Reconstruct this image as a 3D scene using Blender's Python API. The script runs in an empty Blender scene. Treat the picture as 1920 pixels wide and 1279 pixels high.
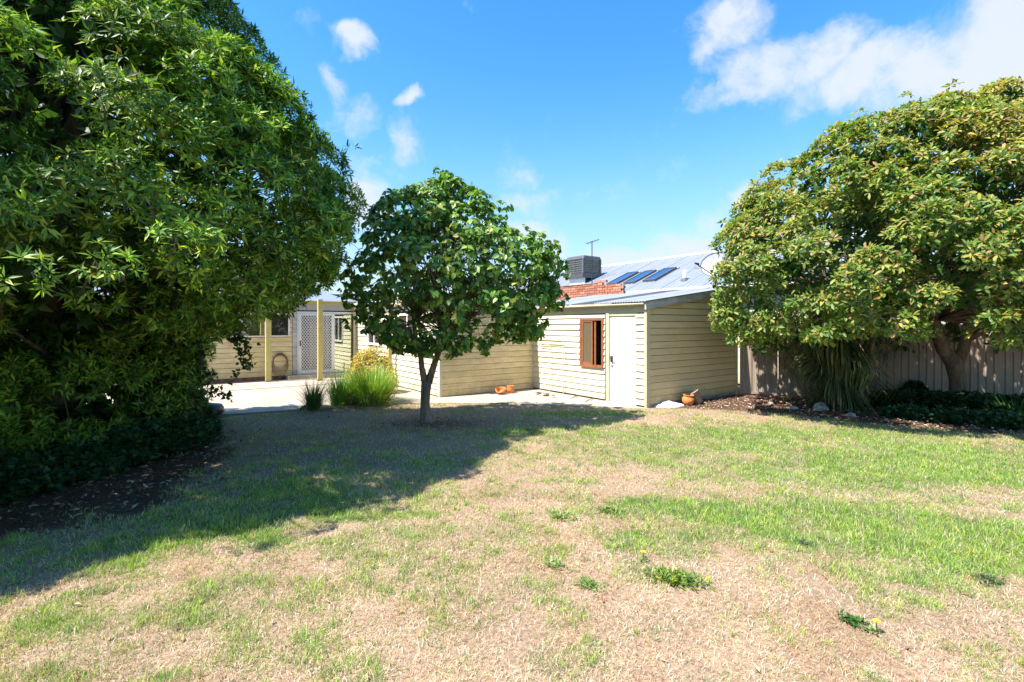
import bpy, math, random
import numpy as np
from mathutils import Vector, Matrix
rng = np.random.default_rng(7)
random.seed(7)
S = bpy.context.scene
COL = S.collection
sin, cos, pi = math.sin, math.cos, math.pi

# ------------------------------------------------------------------ camera
H = 1.8                       # eye height
cam = bpy.data.objects.new('camera', bpy.data.cameras.new('camera'))
COL.objects.link(cam)
cam.data.lens = 17.06
cam.data.sensor_width = 36.0
cam.data.shift_y = -0.0164
cam.data.clip_start = 0.05
cam.data.clip_end = 2000
cam.location = (0, 0, H)
cam.rotation_euler = (pi/2, 0, 0)
S.camera = cam

# ------------------------------------------------------------------ light
SUN_EL = 58.0
TR = np.array([0.883, 0.470])
TR /= np.linalg.norm(TR)      # horizontal direction in which the light travels
ce = cos(math.radians(SUN_EL)); se = sin(math.radians(SUN_EL))
sl = bpy.data.lights.new('sun', 'SUN'); so = bpy.data.objects.new('sun', sl); COL.objects.link(so)
sl.energy = 5.0; sl.angle = math.radians(0.53); sl.color = (1.0, 0.93, 0.84)
so.rotation_euler = Vector((TR[0]*ce, TR[1]*ce, -se)).to_track_quat('-Z', 'Y').to_euler()
so.location = (-10, -6, 18)
S.view_settings.view_transform = 'Standard'
S.view_settings.look = 'None'
S.view_settings.gamma = 1.0
S.view_settings.use_curve_mapping = False
S.view_settings.exposure = 1.25

W = bpy.data.worlds.new('World'); S.world = W; W.use_nodes = True
nt = W.node_tree; nt.nodes.clear()
def wn(t, **k):
    n = nt.nodes.new(t)
    for a, b in k.items(): setattr(n, a, b)
    return n
def wl(a, b): nt.links.new(a, b)
sky = wn('ShaderNodeTexSky', sky_type='NISHITA', sun_disc=False)
sky.sun_elevation = math.radians(SUN_EL)
sky.sun_rotation = math.atan2(-TR[0], -TR[1])
sky.air_density = 1.25; sky.dust_density = 0.35; sky.ozone_density = 2.6
hs = wn('ShaderNodeHueSaturation'); hs.inputs['Hue'].default_value = 0.500; hs.inputs['Saturation'].default_value = 1.38; hs.inputs['Value'].default_value = 0.92
wl(sky.outputs[0], hs.inputs['Color'])
tc = wn('ShaderNodeTexCoord')
nz = wn('ShaderNodeTexNoise'); nz.inputs['Scale'].default_value = 5.5; nz.inputs['Detail'].default_value = 7; nz.inputs['Roughness'].default_value = 0.56
wl(tc.outputs['Generated'], nz.inputs['Vector'])
nd = wn('ShaderNodeVectorMath', operation='SUBTRACT'); nd.inputs[1].default_value = (0.5, 0.5, 0.5)
wl(nz.outputs['Color'], nd.inputs[0])
nsc = wn('ShaderNodeVectorMath', operation='SCALE'); nsc.inputs['Scale'].default_value = 0.13
wl(nd.outputs[0], nsc.inputs[0])
wv = wn('ShaderNodeVectorMath', operation='ADD'); wl(tc.outputs['Generated'], wv.inputs[0]); wl(nsc.outputs[0], wv.inputs[1])
def pdir(px, py):
    v = np.array([(px-960)/910, 1, (608-py)/910]); return v/np.linalg.norm(v)
# clouds: centre, half width, half height, strength
CL = [(1385, 30, .070, .065, .95), (1330, 90, .045, .035, .6), (1470, 120, .13, .060, 1.0), (1600, 140, .15, .055, .85), (1760, 140, .16, .065, .9),
      (1900, 90, .11, .12, 1.0), (2050, 60, .2, .2, 1.0), (1400, 165, .10, .03, .75), (662, 66, .040, .028, .9), (758, 178, .038, .020, .75),
      (622, 145, .030, .045, .5), (650, 205, .07, .07, .5), (760, 265, .06, .07, .45), (700, 330, .10, .06, .35), (690, 385, .07, .07, .95), (970, 315, .05, .05, .4), (990, 375, .11, .05, .45),
      (985, 430, .07, .045, .9), (1250, 312, .06, .03, .35), (1290, 465, .12, .05, .85), (1180, 490, .12, .04, .7), (1345, 410, .06, .04, .5), (1420, 385, .05, .04, .7),
      (1040, 470, .05, .05, .8), (440, 90, .05, .05, .2)]
prev = None
for (px, py, a, b, s) in CL:
    c = pdir(px, py)
    sb = wn('ShaderNodeVectorMath', operation='SUBTRACT'); wl(wv.outputs[0], sb.inputs[0]); sb.inputs[1].default_value = tuple(c)
    ml = wn('ShaderNodeVectorMath', operation='MULTIPLY'); wl(sb.outputs[0], ml.inputs[0]); ml.inputs[1].default_value = (1/a, 1/a, 1/b)
    ln = wn('ShaderNodeVectorMath', operation='LENGTH'); wl(ml.outputs[0], ln.inputs[0])
    mr = wn('ShaderNodeMapRange', interpolation_type='SMOOTHSTEP'); wl(ln.outputs['Value'], mr.inputs['Value'])
    mr.inputs['From Min'].default_value = 0.25; mr.inputs['From Max'].default_value = 1.25
    mr.inputs['To Min'].default_value = s; mr.inputs['To Max'].default_value = 0.0
    if prev is None: prev = mr.outputs[0]
    else:
        mx = wn('ShaderNodeMath', operation='MAXIMUM'); wl(prev, mx.inputs[0]); wl(mr.outputs[0], mx.inputs[1]); prev = mx.outputs[0]
# broad scattered cloud all round the sky
nb = wn('ShaderNodeTexNoise'); nb.inputs['Scale'].default_value = 2.3; nb.inputs['Detail'].default_value = 8; nb.inputs['Roughness'].default_value = 0.6
wl(wv.outputs[0], nb.inputs['Vector'])
nbr = wn('ShaderNodeMapRange', interpolation_type='SMOOTHSTEP'); wl(nb.outputs['Fac'], nbr.inputs['Value'])
nbr.inputs['From Min'].default_value = 0.56; nbr.inputs['From Max'].default_value = 0.78; nbr.inputs['To Max'].default_value = 0.22
mx = wn('ShaderNodeMath', operation='MAXIMUM'); wl(prev, mx.inputs[0]); wl(nbr.outputs[0], mx.inputs[1])
n3 = wn('ShaderNodeTexNoise'); n3.inputs['Scale'].default_value = 11; n3.inputs['Detail'].default_value = 9; n3.inputs['Roughness'].default_value = 0.62
wl(wv.outputs[0], n3.inputs['Vector'])
fb = wn('ShaderNodeMapRange', interpolation_type='SMOOTHSTEP'); wl(n3.outputs['Fac'], fb.inputs['Value']); fb.inputs['From Min'].default_value = .34; fb.inputs['From Max'].default_value = .60; fb.inputs['To Min'].default_value = .35; fb.inputs['To Max'].default_value = 1.12
n4 = wn('ShaderNodeMath', operation='MULTIPLY_ADD'); wl(n3.outputs['Fac'], n4.inputs[0]); n4.inputs[1].default_value = 1.9; n4.inputs[2].default_value = -0.98
n5 = wn('ShaderNodeMath', operation='ADD'); wl(mx.outputs[0], n5.inputs[0]); wl(n4.outputs[0], n5.inputs[1])
mm = wn('ShaderNodeMapRange', interpolation_type='SMOOTHSTEP'); wl(n5.outputs[0], mm.inputs['Value']); mm.inputs['From Min'].default_value = .12; mm.inputs['From Max'].default_value = .95; mm.inputs['To Max'].default_value = .93
sx_ = wn('ShaderNodeSeparateXYZ'); wl(tc.outputs['Generated'], sx_.inputs[0])
hz0 = wn('ShaderNodeMapRange', interpolation_type='SMOOTHSTEP'); wl(sx_.outputs['Z'], hz0.inputs['Value']); hz0.inputs['From Min'].default_value = -.05; hz0.inputs['From Max'].default_value = .42; hz0.inputs['To Min'].default_value = .80; hz0.inputs['To Max'].default_value = 0
hmx = wn('ShaderNodeMix', data_type='RGBA'); wl(hz0.outputs[0], hmx.inputs['Factor']); wl(hs.outputs[0], hmx.inputs['A']); hmx.inputs['B'].default_value = (1.35, 2.0, 2.75, 1)
mixc = wn('ShaderNodeMix', data_type='RGBA'); wl(mm.outputs[0], mixc.inputs['Factor']); wl(hmx.outputs['Result'], mixc.inputs['A']); mixc.inputs['B'].default_value = (2.75, 2.95, 3.25, 1)
bg = wn('ShaderNodeBackground'); bg.inputs['Strength'].default_value = 0.132
wl(mixc.outputs['Result'], bg.inputs['Color'])
wo = wn('ShaderNodeOutputWorld'); wl(bg.outputs[0], wo.inputs['Surface'])

# ------------------------------------------------------------------ helpers
def G(px, py, z=0.0):                       # the ground point seen there
    d = 910*(H-z)/(py-608); return ((px-960)/910*d, d)
def AT(px, py, d): return np.array([(px-960)/910*d, d, H+(608-py)/910*d])

class M3:
    """node material builder"""
    def __init__(s, name):
        s.m = bpy.data.materials.new(name); s.m.use_nodes = True; s.t = s.m.node_tree
        s.b = s.t.nodes['Principled BSDF']; s.o = s.t.nodes['Material Output']
    def n(s, t, **k):
        n = s.t.nodes.new(t)
        for a, b in k.items():
            if hasattr(n, a) and a not in ('Scale', 'Detail'): setattr(n, a, b)
        return n
    def l(s, a, b): s.t.links.new(a, b)
    def noise(s, scale, detail=4, rough=.55, stretch=None, coord='Object'):
        tcn = s.n('ShaderNodeTexCoord'); v = tcn.outputs[coord]
        if stretch:
            mp = s.n('ShaderNodeMapping'); mp.inputs['Scale'].default_value = stretch; s.l(v, mp.inputs['Vector']); v = mp.outputs[0]
        x = s.n('ShaderNodeTexNoise'); x.inputs['Scale'].default_value = scale; x.inputs['Detail'].default_value = detail; x.inputs['Roughness'].default_value = rough
        s.l(v, x.inputs['Vector']); return x.outputs['Fac']
    def ramp(s, f, stops):
        r = s.n('ShaderNodeValToRGB'); e = r.color_ramp.elements
        while len(e) < len(stops): e.new(0.5)
        for q, (p, c) in zip(e, stops): q.position = p; q.color = (*c, 1) if len(c) == 3 else c
        s.l(f, r.inputs[0]); return r.outputs[0]
    def mix(s, f, a, b, mode='MIX'):
        x = s.n('ShaderNodeMix', data_type='RGBA', blend_type=mode)
        for inp, v in (('Factor', f), ('A', a), ('B', b)):
            i = [q for q in x.inputs if q.name == inp and q.enabled and (inp == 'Factor' or q.type == 'RGBA')]
            i = i[0] if i else x.inputs[inp]
            if hasattr(v, 'is_linked') or hasattr(v, 'links'): s.l(v, i)
            else: i.default_value = v if inp == 'Factor' else (*v, 1)
        return x.outputs['Result'] if x.outputs['Result'].enabled else [o for o in x.outputs if o.enabled][0]
    def bump(s, h, strength=.3, dist=.01):
        b = s.n('ShaderNodeBump'); b.inputs['Strength'].default_value = strength; b.inputs['Distance'].default_value = dist
        s.l(h, b.inputs['Height']); s.l(b.outputs[0], s.b.inputs['Normal'])
    def set(s, color=None, rough=.6, metal=0, spec=.5):
        if color is not None:
            if isinstance(color, tuple): s.b.inputs['Base Color'].default_value = (*color, 1)
            else: s.l(color, s.b.inputs['Base Color'])
        s.b.inputs['Roughness'].default_value = rough; s.b.inputs['Metallic'].default_value = metal
        s.b.inputs['Specular IOR Level'].default_value = spec
        return s.m

def plain(name, c, rough=.6, metal=0, var=.12, scale=9, bump=.15):
    m = M3(name); f = m.noise(scale, 5)
    c1 = tuple(x*(1-var*1.6) for x in c); c2 = tuple(min(1, x*(1+var)) for x in c)
    col = m.ramp(f, [(.3, c1), (.7, c2)]); m.bump(f, bump, .004)
    return m.set(col, rough, metal)

def painted_board(name, base, dirt, amount=.45):
    m = M3(name)
    f = m.noise(1.6, 6, .6, (1.4, 1.4, 6)); g = m.noise(22, 6, .65, (1, 1, 3)); h = m.noise(55, 3, .5, (1, 1, 4))
    oi = m.n('ShaderNodeObjectInfo')
    v = m.ramp(oi.outputs['Random'], [(0, tuple(x*.90 for x in base)), (1, tuple(min(1, x*1.04) for x in base))])
    d1 = m.ramp(f, [(.40, (0, 0, 0)), (.75, (amount,)*3)])
    c = m.mix(d1, v, dirt)
    d2 = m.ramp(g, [(.66-amount*.09, (0, 0, 0)), (.73-amount*.08, (.8,)*3)])
    c = m.mix(d2, c, tuple(x*.45 for x in dirt))
    tcz = m.n('ShaderNodeTexCoord'); sz = m.n('ShaderNodeSeparateXYZ'); m.l(tcz.outputs['Object'], sz.inputs[0])
    zr = m.n('ShaderNodeMapRange'); m.l(sz.outputs['Z'], zr.inputs['Value']); zr.inputs['From Min'].default_value = .0; zr.inputs['From Max'].default_value = .55; zr.inputs['To Min'].default_value = .9; zr.inputs['To Max'].default_value = 0
    zm = m.n('ShaderNodeMath', operation='MULTIPLY'); m.l(zr.outputs[0], zm.inputs[0]); m.l(m.noise(7, 6, .7), zm.inputs[1])
    c = m.mix(m.ramp(zm.outputs[0], [(.12, (0, 0, 0)), (.6, (.8, .8, .8))]), c, tuple(x*.62 for x in dirt))
    m.bump(h, .25, .003)
    return m.set(c, .62, 0, .35)

mat = {}
mat['cream'] = painted_board('cream_paint', (.75, .60, .33), (.55, .42, .21), .5)
mat['cream_worn'] = painted_board('worn_cream_paint', (.80, .655, .35), (.52, .37, .17), .75)
mat['cream_pale_sunlit'] = painted_board('sunlit_pale_cream_paint', (.74, .68, .50), (.55, .47, .30), .35)  # cream paint made paler for boards facing the sun, sunlight in the colour
mat['trim'] = painted_board('trim_paint', (.60, .54, .34), (.42, .36, .22), .5)
mat['grey_wood'] = painted_board('weathered_grey_paint', (.56, .55, .52), (.16, .14, .12), .8)
mat['white'] = plain('white_paint', (.80, .79, .75), .45, 0, .04, 3)
mat['white_metal'] = plain('white_metal', (.72, .72, .70), .4, 0, .04)
mat['rust_frame'] = plain('terracotta_frame_paint', (.29, .105, .045), .5, 0, .2)
mat['dark'] = plain('dark_inside', (.022, .018, .015), .8)
mat['dark_steel'] = plain('dark_steel', (.05, .05, .055), .4, .3)
mat['hose'] = plain('brown_hose_rubber', (.22, .13, .08), .5)
mat['post'] = painted_board('mustard_post_paint', (.56, .47, .17), (.36, .28, .10), .5)
mat['grey_fascia'] = plain('grey_fascia_paint', (.36, .37, .37), .5, 0, .08)
mat['curtain'] = plain('cream_curtain', (.55, .47, .33), .85, 0, .1)
mat['terracotta'] = plain('terracotta', (.62, .20, .055), .75, 0, .18, 14)
mat['terracotta_pale'] = plain('faded_terracotta', (.36, .27, .22), .85, 0, .22, 14)
mat['sack'] = plain('white_sack_plastic', (.70, .69, .66), .5, 0, .12, 6, .5)
mat['rock'] = plain('pale_rock', (.33, .31, .28), .85, 0, .35, 12, .8)
mat['galv'] = plain('galvanised_roof', (.30, .325, .355), .45, .1, .10, 3)
mat['galv_dark'] = plain('aged_grey_roof', (.075, .08, .09), .6, .1, .25, 5)
mat['roof_pale'] = plain('pale_grey_steel_roof', (.235, .26, .30), .45, .1, .05, 2, .03)
mat['cooler'] = plain('grey_cooler_plastic', (.10, .105, .12), .6)
mat['cooler_pad'] = plain('straw_cooler_pad', (.42, .35, .22), .9)
mat['fence'] = plain('beige_steel_sheet', (.35, .28, .22), .5, 0, .09, 2, .05)
mat['plinth'] = plain('red_brown_plinth', (.25, .11, .06), .85, 0, .3)
mat['concrete_step'] = plain('step_concrete', (.36, .32, .26), .9, 0, .2)
mat['dish'] = plain('grey_dish_paint', (.36, .38, .42), .45)
mat['black_rubber'] = plain('black_rubber', (.02, .022, .027), .4)
mat['yellow_petal'] = plain('yellow_petals', (.85, .62, .02), .6)
mat['inside'] = plain('shed_inside', (.05, .035, .025), .9)

def glassmat(name, tint, rough=.03):
    m = M3(name); m.set(tint, rough, 0, 1.0); m.b.inputs['Coat Weight'].default_value = .6
    m.b.inputs['Coat Roughness'].default_value = .02; return m.m
mat['glass_dark'] = glassmat('dark_window_glass', (.035, .03, .025))
mat['glass_blue'] = glassmat('blue_skylight_glass', (.02, .05, .14))
mat['glass_frost'] = glassmat('dusty_window_glass', (.13, .10, .06), .25)
mg = M3('clear_pane_glass'); tr = mg.n('ShaderNodeBsdfTransparent'); tr.inputs[0].default_value = (.85, .88, .80, 1)
gl = mg.n('ShaderNodeBsdfGlossy'); gl.inputs['Roughness'].default_value = .02; gl.inputs['Color'].default_value = (.9, .95, .88, 1)
mxs = mg.n('ShaderNodeMixShader'); mxs.inputs[0].default_value = .38
mg.l(tr.outputs[0], mxs.inputs[1]); mg.l(gl.outputs[0], mxs.inputs[2]); mg.l(mxs.outputs[0], mg.o.inputs['Surface']); mat['glass'] = mg.m
mg = M3('smoky_pane_glass'); tr = mg.n('ShaderNodeBsdfTransparent'); tr.inputs[0].default_value = (.50, .46, .42, 1); gl = mg.n('ShaderNodeBsdfGlossy'); gl.inputs['Roughness'].default_value = .05; mxs = mg.n('ShaderNodeMixShader'); mxs.inputs[0].default_value = .06; mg.l(tr.outputs[0], mxs.inputs[1]); mg.l(gl.outputs[0], mxs.inputs[2]); mg.l(mxs.outputs[0], mg.o.inputs['Surface']); mat['smoky'] = mg.m

def bark(name, c1, c2):
    m = M3(name); f = m.noise(9, 8, .65, (1, 1, .25)); c = m.ramp(f, [(.3, c1), (.7, c2)]); m.bump(f, .9, .03); return m.set(c, .9, 0, .2)
mat['bark'] = bark('brown_bark', (.09, .06, .04), (.34, .25, .18))
mat['bark_grey'] = bark('grey_brown_bark', (.07, .052, .04), (.24, .19, .14))

def attr_mat(name, rough=.5, spec=.4, trans=0.0, nscale=0, mult=1.0):
    m = M3(name); a = m.n('ShaderNodeAttribute', attribute_name='col'); c = a.outputs['Color']
    m.l(c, m.b.inputs['Base Color']); m.b.inputs['Roughness'].default_value = rough; m.b.inputs['Specular IOR Level'].default_value = spec
    if trans:
        t = m.n('ShaderNodeBsdfTranslucent'); c2 = m.mix(1.0, c, (1.25, 1.35, .55), 'MULTIPLY'); m.l(c2, t.inputs['Color'])
        x = m.n('ShaderNodeMixShader'); x.inputs[0].default_value = trans
        m.l(m.b.outputs[0], x.inputs[1]); m.l(t.outputs[0], x.inputs[2]); m.l(x.outputs[0], m.o.inputs['Surface'])
    return m.m
mat['leaf_gloss'] = attr_mat('glossy_leaf', .46, .38, .38)
mat['leaf'] = attr_mat('soft_leaf', .42, .5, .32)
mat['grass'] = attr_mat('grass_blades', .6, .25, .30)
mat['litter'] = attr_mat('leaf_litter', .8, .2, 0)

# soil / lawn sheet
m = M3('lawn_soil'); a = m.n('ShaderNodeAttribute', attribute_name='col')
f = m.noise(28, 8, .7); g = m.noise(120, 4, .7)
c = m.mix(m.ramp(f, [(.35, (.0,)*3), (.7, (1,)*3)]), m.mix(1.0, a.outputs['Color'], (.62, .60, .58), 'MULTIPLY'), m.mix(1.0, a.outputs['Color'], (1.18, 1.15, 1.1), 'MULTIPLY'))
c = m.mix(m.ramp(g, [(.35, (.5,)*3), (.65, (0,)*3)]), c, m.mix(1.0, c, (.55, .5, .45), 'MULTIPLY'))
m.bump(f, .8, .02); mat['lawn'] = m.set(c, .95, 0, .1)
m = M3('dark_soil'); f = m.noise(14, 8, .7); mat['soil'] = m.set(m.ramp(f, [(.3, (.045, .03, .02)), (.7, (.15, .10, .07))]), .95, 0, .1); m.bump(f, .9, .03)
m = M3('concrete'); f = m.noise(1.1, 8, .65); g = m.noise(30, 6, .7); oi = m.n('ShaderNodeObjectInfo')
c = m.ramp(f, [(.32, (.30, .245, .185)), (.52, (.41, .355, .285)), (.72, (.47, .42, .35))])
c = m.mix(m.ramp(g, [(.55, (0,)*3), (.75, (.5,)*3)]), c, (.24, .20, .16)); m.bump(g, .4, .004); mat['concrete'] = m.set(c, .9, 0, .2)
m = M3('red_brick'); oi = m.n('ShaderNodeObjectInfo'); g = m.noise(25, 5, .7)
c = m.ramp(oi.outputs['Random'], [(0, (.30, .09, .05)), (.5, (.42, .15, .08)), (1, (.50, .24, .15))]); c = m.mix(m.ramp(g, [(.5, (0,)*3), (.8, (.6,)*3)]), c, (.45, .38, .30)); m.bump(g, .6, .006); mat['brick'] = m.set(c, .9)
mat['mortar'] = plain('pale_mortar', (.42, .37, .30), .95, 0, .2)

def tag(o, label=None, cat=None, group=None, kind=None):
    if label: o['label'] = label
    if cat: o['category'] = cat
    if group: o['group'] = group
    if kind: o['kind'] = kind
    return o
def empty(name, loc=(0, 0, 0), rz=0):
    o = bpy.data.objects.new(name, None); COL.objects.link(o); o.location = loc; o.rotation_euler = (0, 0, rz); o.empty_display_size = .2; return o
def link(name, me, parent=None):
    o = bpy.data.objects.new(name, me); COL.objects.link(o)
    if parent is not None: o.parent = parent
    return o
class MB:
    def __init__(s): s.v = []; s.f = []
    def add(s, vs, fs):
        k = len(s.v); s.v += [tuple(map(float, q)) for q in vs]; s.f += [tuple(i+k for i in q) for q in fs]; return s
    def box(s, x0, x1, y0, y1, z0, z1):
        return s.add([(x0, y0, z0), (x1, y0, z0), (x1, y1, z0), (x0, y1, z0), (x0, y0, z1), (x1, y0, z1), (x1, y1, z1), (x0, y1, z1)],
                     [(0, 3, 2, 1), (4, 5, 6, 7), (0, 1, 5, 4), (1, 2, 6, 5), (2, 3, 7, 6), (3, 0, 4, 7)])
    def tube(s, pts, rad, n=8, cap=True):
        pts = [Vector(p) for p in pts]; rad = rad if hasattr(rad, '__len__') else [rad]*len(pts)
        k = len(s.v); up = Vector((0.13, 0.21, 1)).normalized()
        for i, p in enumerate(pts):
            t = (pts[min(i+1, len(pts)-1)]-pts[max(i-1, 0)]).normalized()
            a = t.cross(up)
            if a.length < .05: a = t.cross(Vector((1, 0, 0)))
            a.normalize(); b = t.cross(a)
            for j in range(n):
                w = 2*pi*j/n; q = p+(a*cos(w)+b*sin(w))*rad[i]; s.v.append(tuple(q))
        for i in range(len(pts)-1):
            for j in range(n):
                j2 = (j+1) % n; s.f.append((k+i*n+j, k+(i+1)*n+j, k+(i+1)*n+j2, k+i*n+j2))
        if cap:
            s.f.append(tuple(k+j for j in range(n))); s.f.append(tuple(k+(len(pts)-1)*n+j for j in reversed(range(n))))
        return s
    def lathe(s, prof, n=20, c=(0, 0, 0)):
        k = len(s.v)
        for (r, z) in prof:
            for j in range(n): s.v.append((c[0]+r*cos(2*pi*j/n), c[1]+r*sin(2*pi*j/n), c[2]+z))
        for i in range(len(prof)-1):
            for j in range(n):
                j2 = (j+1) % n; s.f.append((k+i*n+j, k+i*n+j2, k+(i+1)*n+j2, k+(i+1)*n+j))
        return s
    def mesh(s, name, m, smooth=False):
        me = bpy.data.meshes.new(name); me.from_pydata(s.v, [], s.f); me.materials.append(m)
        if smooth: me.polygons.foreach_set('use_smooth', [True]*len(me.polygons))
        me.update(); return me
    def build(s, name, m, parent=None, smooth=False): return link(name, s.mesh(name, m, smooth), parent)
def box(name, m, parent, *a): return MB().box(*a).build(name, m, parent)

def np_mesh(name, V, F, m, col=None, smooth=False):
    """V (n,3), F (k,3) int, col (n,3)"""
    me = bpy.data.meshes.new(name); n = len(V); k = len(F); w = F.shape[1]
    me.vertices.add(n); me.vertices.foreach_set('co', V.astype(np.float32).ravel())
    me.loops.add(k*w); me.loops.foreach_set('vertex_index', F.astype(np.int32).ravel())
    me.polygons.add(k); me.polygons.foreach_set('loop_start', np.arange(0, k*w, w, dtype=np.int32))
    if smooth: me.polygons.foreach_set('use_smooth', np.ones(k, bool))
    me.materials.append(m)
    if col is not None:
        at = me.attributes.new('col', 'FLOAT_COLOR', 'POINT'); c4 = np.ones((n, 4), np.float32); c4[:, :3] = col
        at.data.foreach_set('color', c4.ravel())
    me.update(); me.validate(); return me
def nrm(a): return a/np.maximum(np.linalg.norm(a, axis=-1, keepdims=True), 1e-9)

# value noise
_LAT = np.random.default_rng(3).random((256, 256))
def vnoise(x, y, s):
    x = np.asarray(x)*s+100; y = np.asarray(y)*s+100; xi = np.floor(x).astype(int); yi = np.floor(y).astype(int)
    fx = x-xi; fy = y-yi; fx = fx*fx*(3-2*fx); fy = fy*fy*(3-2*fy); a = lambda i, j: _LAT[(xi+i) % 256, (yi+j) % 256]
    return (a(0, 0)*(1-fx)+a(1, 0)*fx)*(1-fy)+(a(0, 1)*(1-fx)+a(1, 1)*fx)*fy
def fbm(x, y, s, o=4):
    t = 0; w = 0; q = 1
    for i in range(o): t = t+q*vnoise(np.asarray(x)+7*i, np.asarray(y)-3*i, s*2**i); w += q; q *= .55
    return t/w
def sstep(a, b, x): t = np.clip((x-a)/(b-a), 0, 1); return t*t*(3-2*t)

# ------------------------------------------------------------------ ground
g = 160
ground = MB().add([(-g, -60, -.06), (g, -60, -.06), (g, 240, -.06), (-g, 240, -.06)], [(0, 1, 2, 3)]).build('ground', mat['soil']); tag(ground, kind='structure')

# garden beds: outlines on the ground
LBED = [(-4.75, 3.2), (-4.3, 4.07), (-3.75, 4.5), (-3.55, 5.1), (-3.6, 6.0), (-4.15, 7.3), (-5.2, 8.7), (-5.9, 9.5)]
RBED = [(2.9, 10.5), (3.6, 10.42), (4.3, 10.2), (4.95, 9.93), (5.65, 9.5), (6.1, 9.0), (6.95, 8.4), (8.3, 7.8), (11, 7.2), (14, 6.9)]
PEDGE = [(-12, 8.6), (-5.8, 9.45), (-4.39, 10.0), (-3.3, 10.75), (-2.4, 10.98), (-1.2, 11.0), (.48, 10.92), (1.6, 10.62), (2.7, 10.25), (2.9, 10.2)]
def bedL(x, y):
    lx = np.interp(y, [p[1] for p in LBED], [p[0] for p in LBED]); return sstep(-.35, .35, lx-x+(fbm(x, y, 2.2)-.5)*1.0)
def bedR(x, y):
    ly = np.interp(x, [p[0] for p in RBED], [p[1] for p in RBED]); return np.where(x > 2.85, sstep(-.10, .14, y-ly+(fbm(x, y, 3)-.5)*.35), 0)
def lawn_end(x): return np.interp(x, [p[0] for p in PEDGE], [p[1] for p in PEDGE])
GP = [(1480, 965, 1.0, .30, .75), (1750, 1000, .9, .45, .8), (1890, 1060, .6, .4, .6), (1300, 945, .8, .22, .5), (1650, 885, 1.9, .6, .55), (1450, 815, 2.8, .9, .48), (1880, 900, 1.6, .6, .3),
      (1250, 1012, .45, .12, .7), (1690, 1085, .28, .12, .75), (1560, 1010, .8, .2, .7), (560, 925, 1.3, .5, .55), (330, 985, .8, .35, .35), (800, 870, 1.2, .5, .3), (980, 810, 1.3, .5, .4),
      (1100, 775, 1.4, .35, .45), (1750, 850, 2.0, .5, .5), (200, 1050, .5, .25, .4), (480, 1000, .9, .18, .5), (660, 965, .7, .15, .5), (60, 1180, .5, .2, .2), (900, 1010, .9, .3, .25), (300, 1120, .9, .3, .22), (700, 1130, .9, .25, .15), (1250, 960, .9, .3, .25), (1150, 850, 1.6, .6, .22),
      (800, 790, 1.5, .8, -.5), (600, 800, 1.6, .7, -.35), (1050, 1130, 1.8, .4, -.12), (1400, 1160, 1.5, .25, -.25), (1000, 900, .9, .5, -.05), (1500, 1250, 2, .2, -.15)]
GPW = [(*G(a, b), rx, ry, s) for a, b, rx, ry, s in GP]
def green(x, y):
    v = .10+0*x
    wx = x+(fbm(x, y, 1.3)-.5)*.9; wy = y+(fbm(y, x, 1.7)-.5)*.7
    for gx, gy, rx, ry, s in GPW: v = v+s*np.exp(-(((wx-gx)/rx)**2+((wy-gy)/ry)**2))
    return v*(.35+1.3*fbm(x+3, y, 2.1, 4))
def lawn_z(x, y): return (fbm(x, y, .7, 3)-.5)*.03+(fbm(x, y, 6, 3)-.5)*.012

xs = np.linspace(-11, 15, 521); ys = np.linspace(.2, 12.8, 253)
X, Y = np.meshgrid(xs, ys)
Z = lawn_z(X, Y)
Yc = np.minimum(Y, lawn_end(X)+.03)
Yc = np.where(X > 2.9, Y, Yc)
gr = sstep(.18, .62, green(X, Yc)+(fbm(X, Yc, 9, 3)-.5)*.55)
straw = np.array([.40, .295, .205]); greenc = np.array([.15, .21, .06]); soilc = np.array([.13, .085, .055])
tone = (.80+.40*fbm(X, Yc, 3.1))[..., None]
C = (straw*(1-gr[..., None])+greenc*gr[..., None])*tone
bare = sstep(.60, .72, fbm(X+9, Yc, 2.4))[..., None]*.5
C = C*(1-bare)+np.array([.36, .27, .20])*bare
bd = np.maximum(bedL(X, Yc), bedR(X, Yc))[..., None]
trunkring = np.exp(-(((X+1.45)/.9)**2+((Yc-8.75)/.55)**2))[..., None]
bd = np.maximum(bd, trunkring*.75)
C = C*(1-bd)+soilc*bd
V = np.stack([X, Yc, Z], -1).reshape(-1, 3)
ny, nx = X.shape; i = np.arange(ny-1)[:, None]*nx+np.arange(nx-1)[None]
F = np.stack([i, i+1, i+1+nx, i+nx], -1).reshape(-1, 4)
lawn = link('lawn', np_mesh('lawn', V, F, mat['lawn'], C.reshape(-1, 3), True)); tag(lawn, kind='structure')

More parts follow.
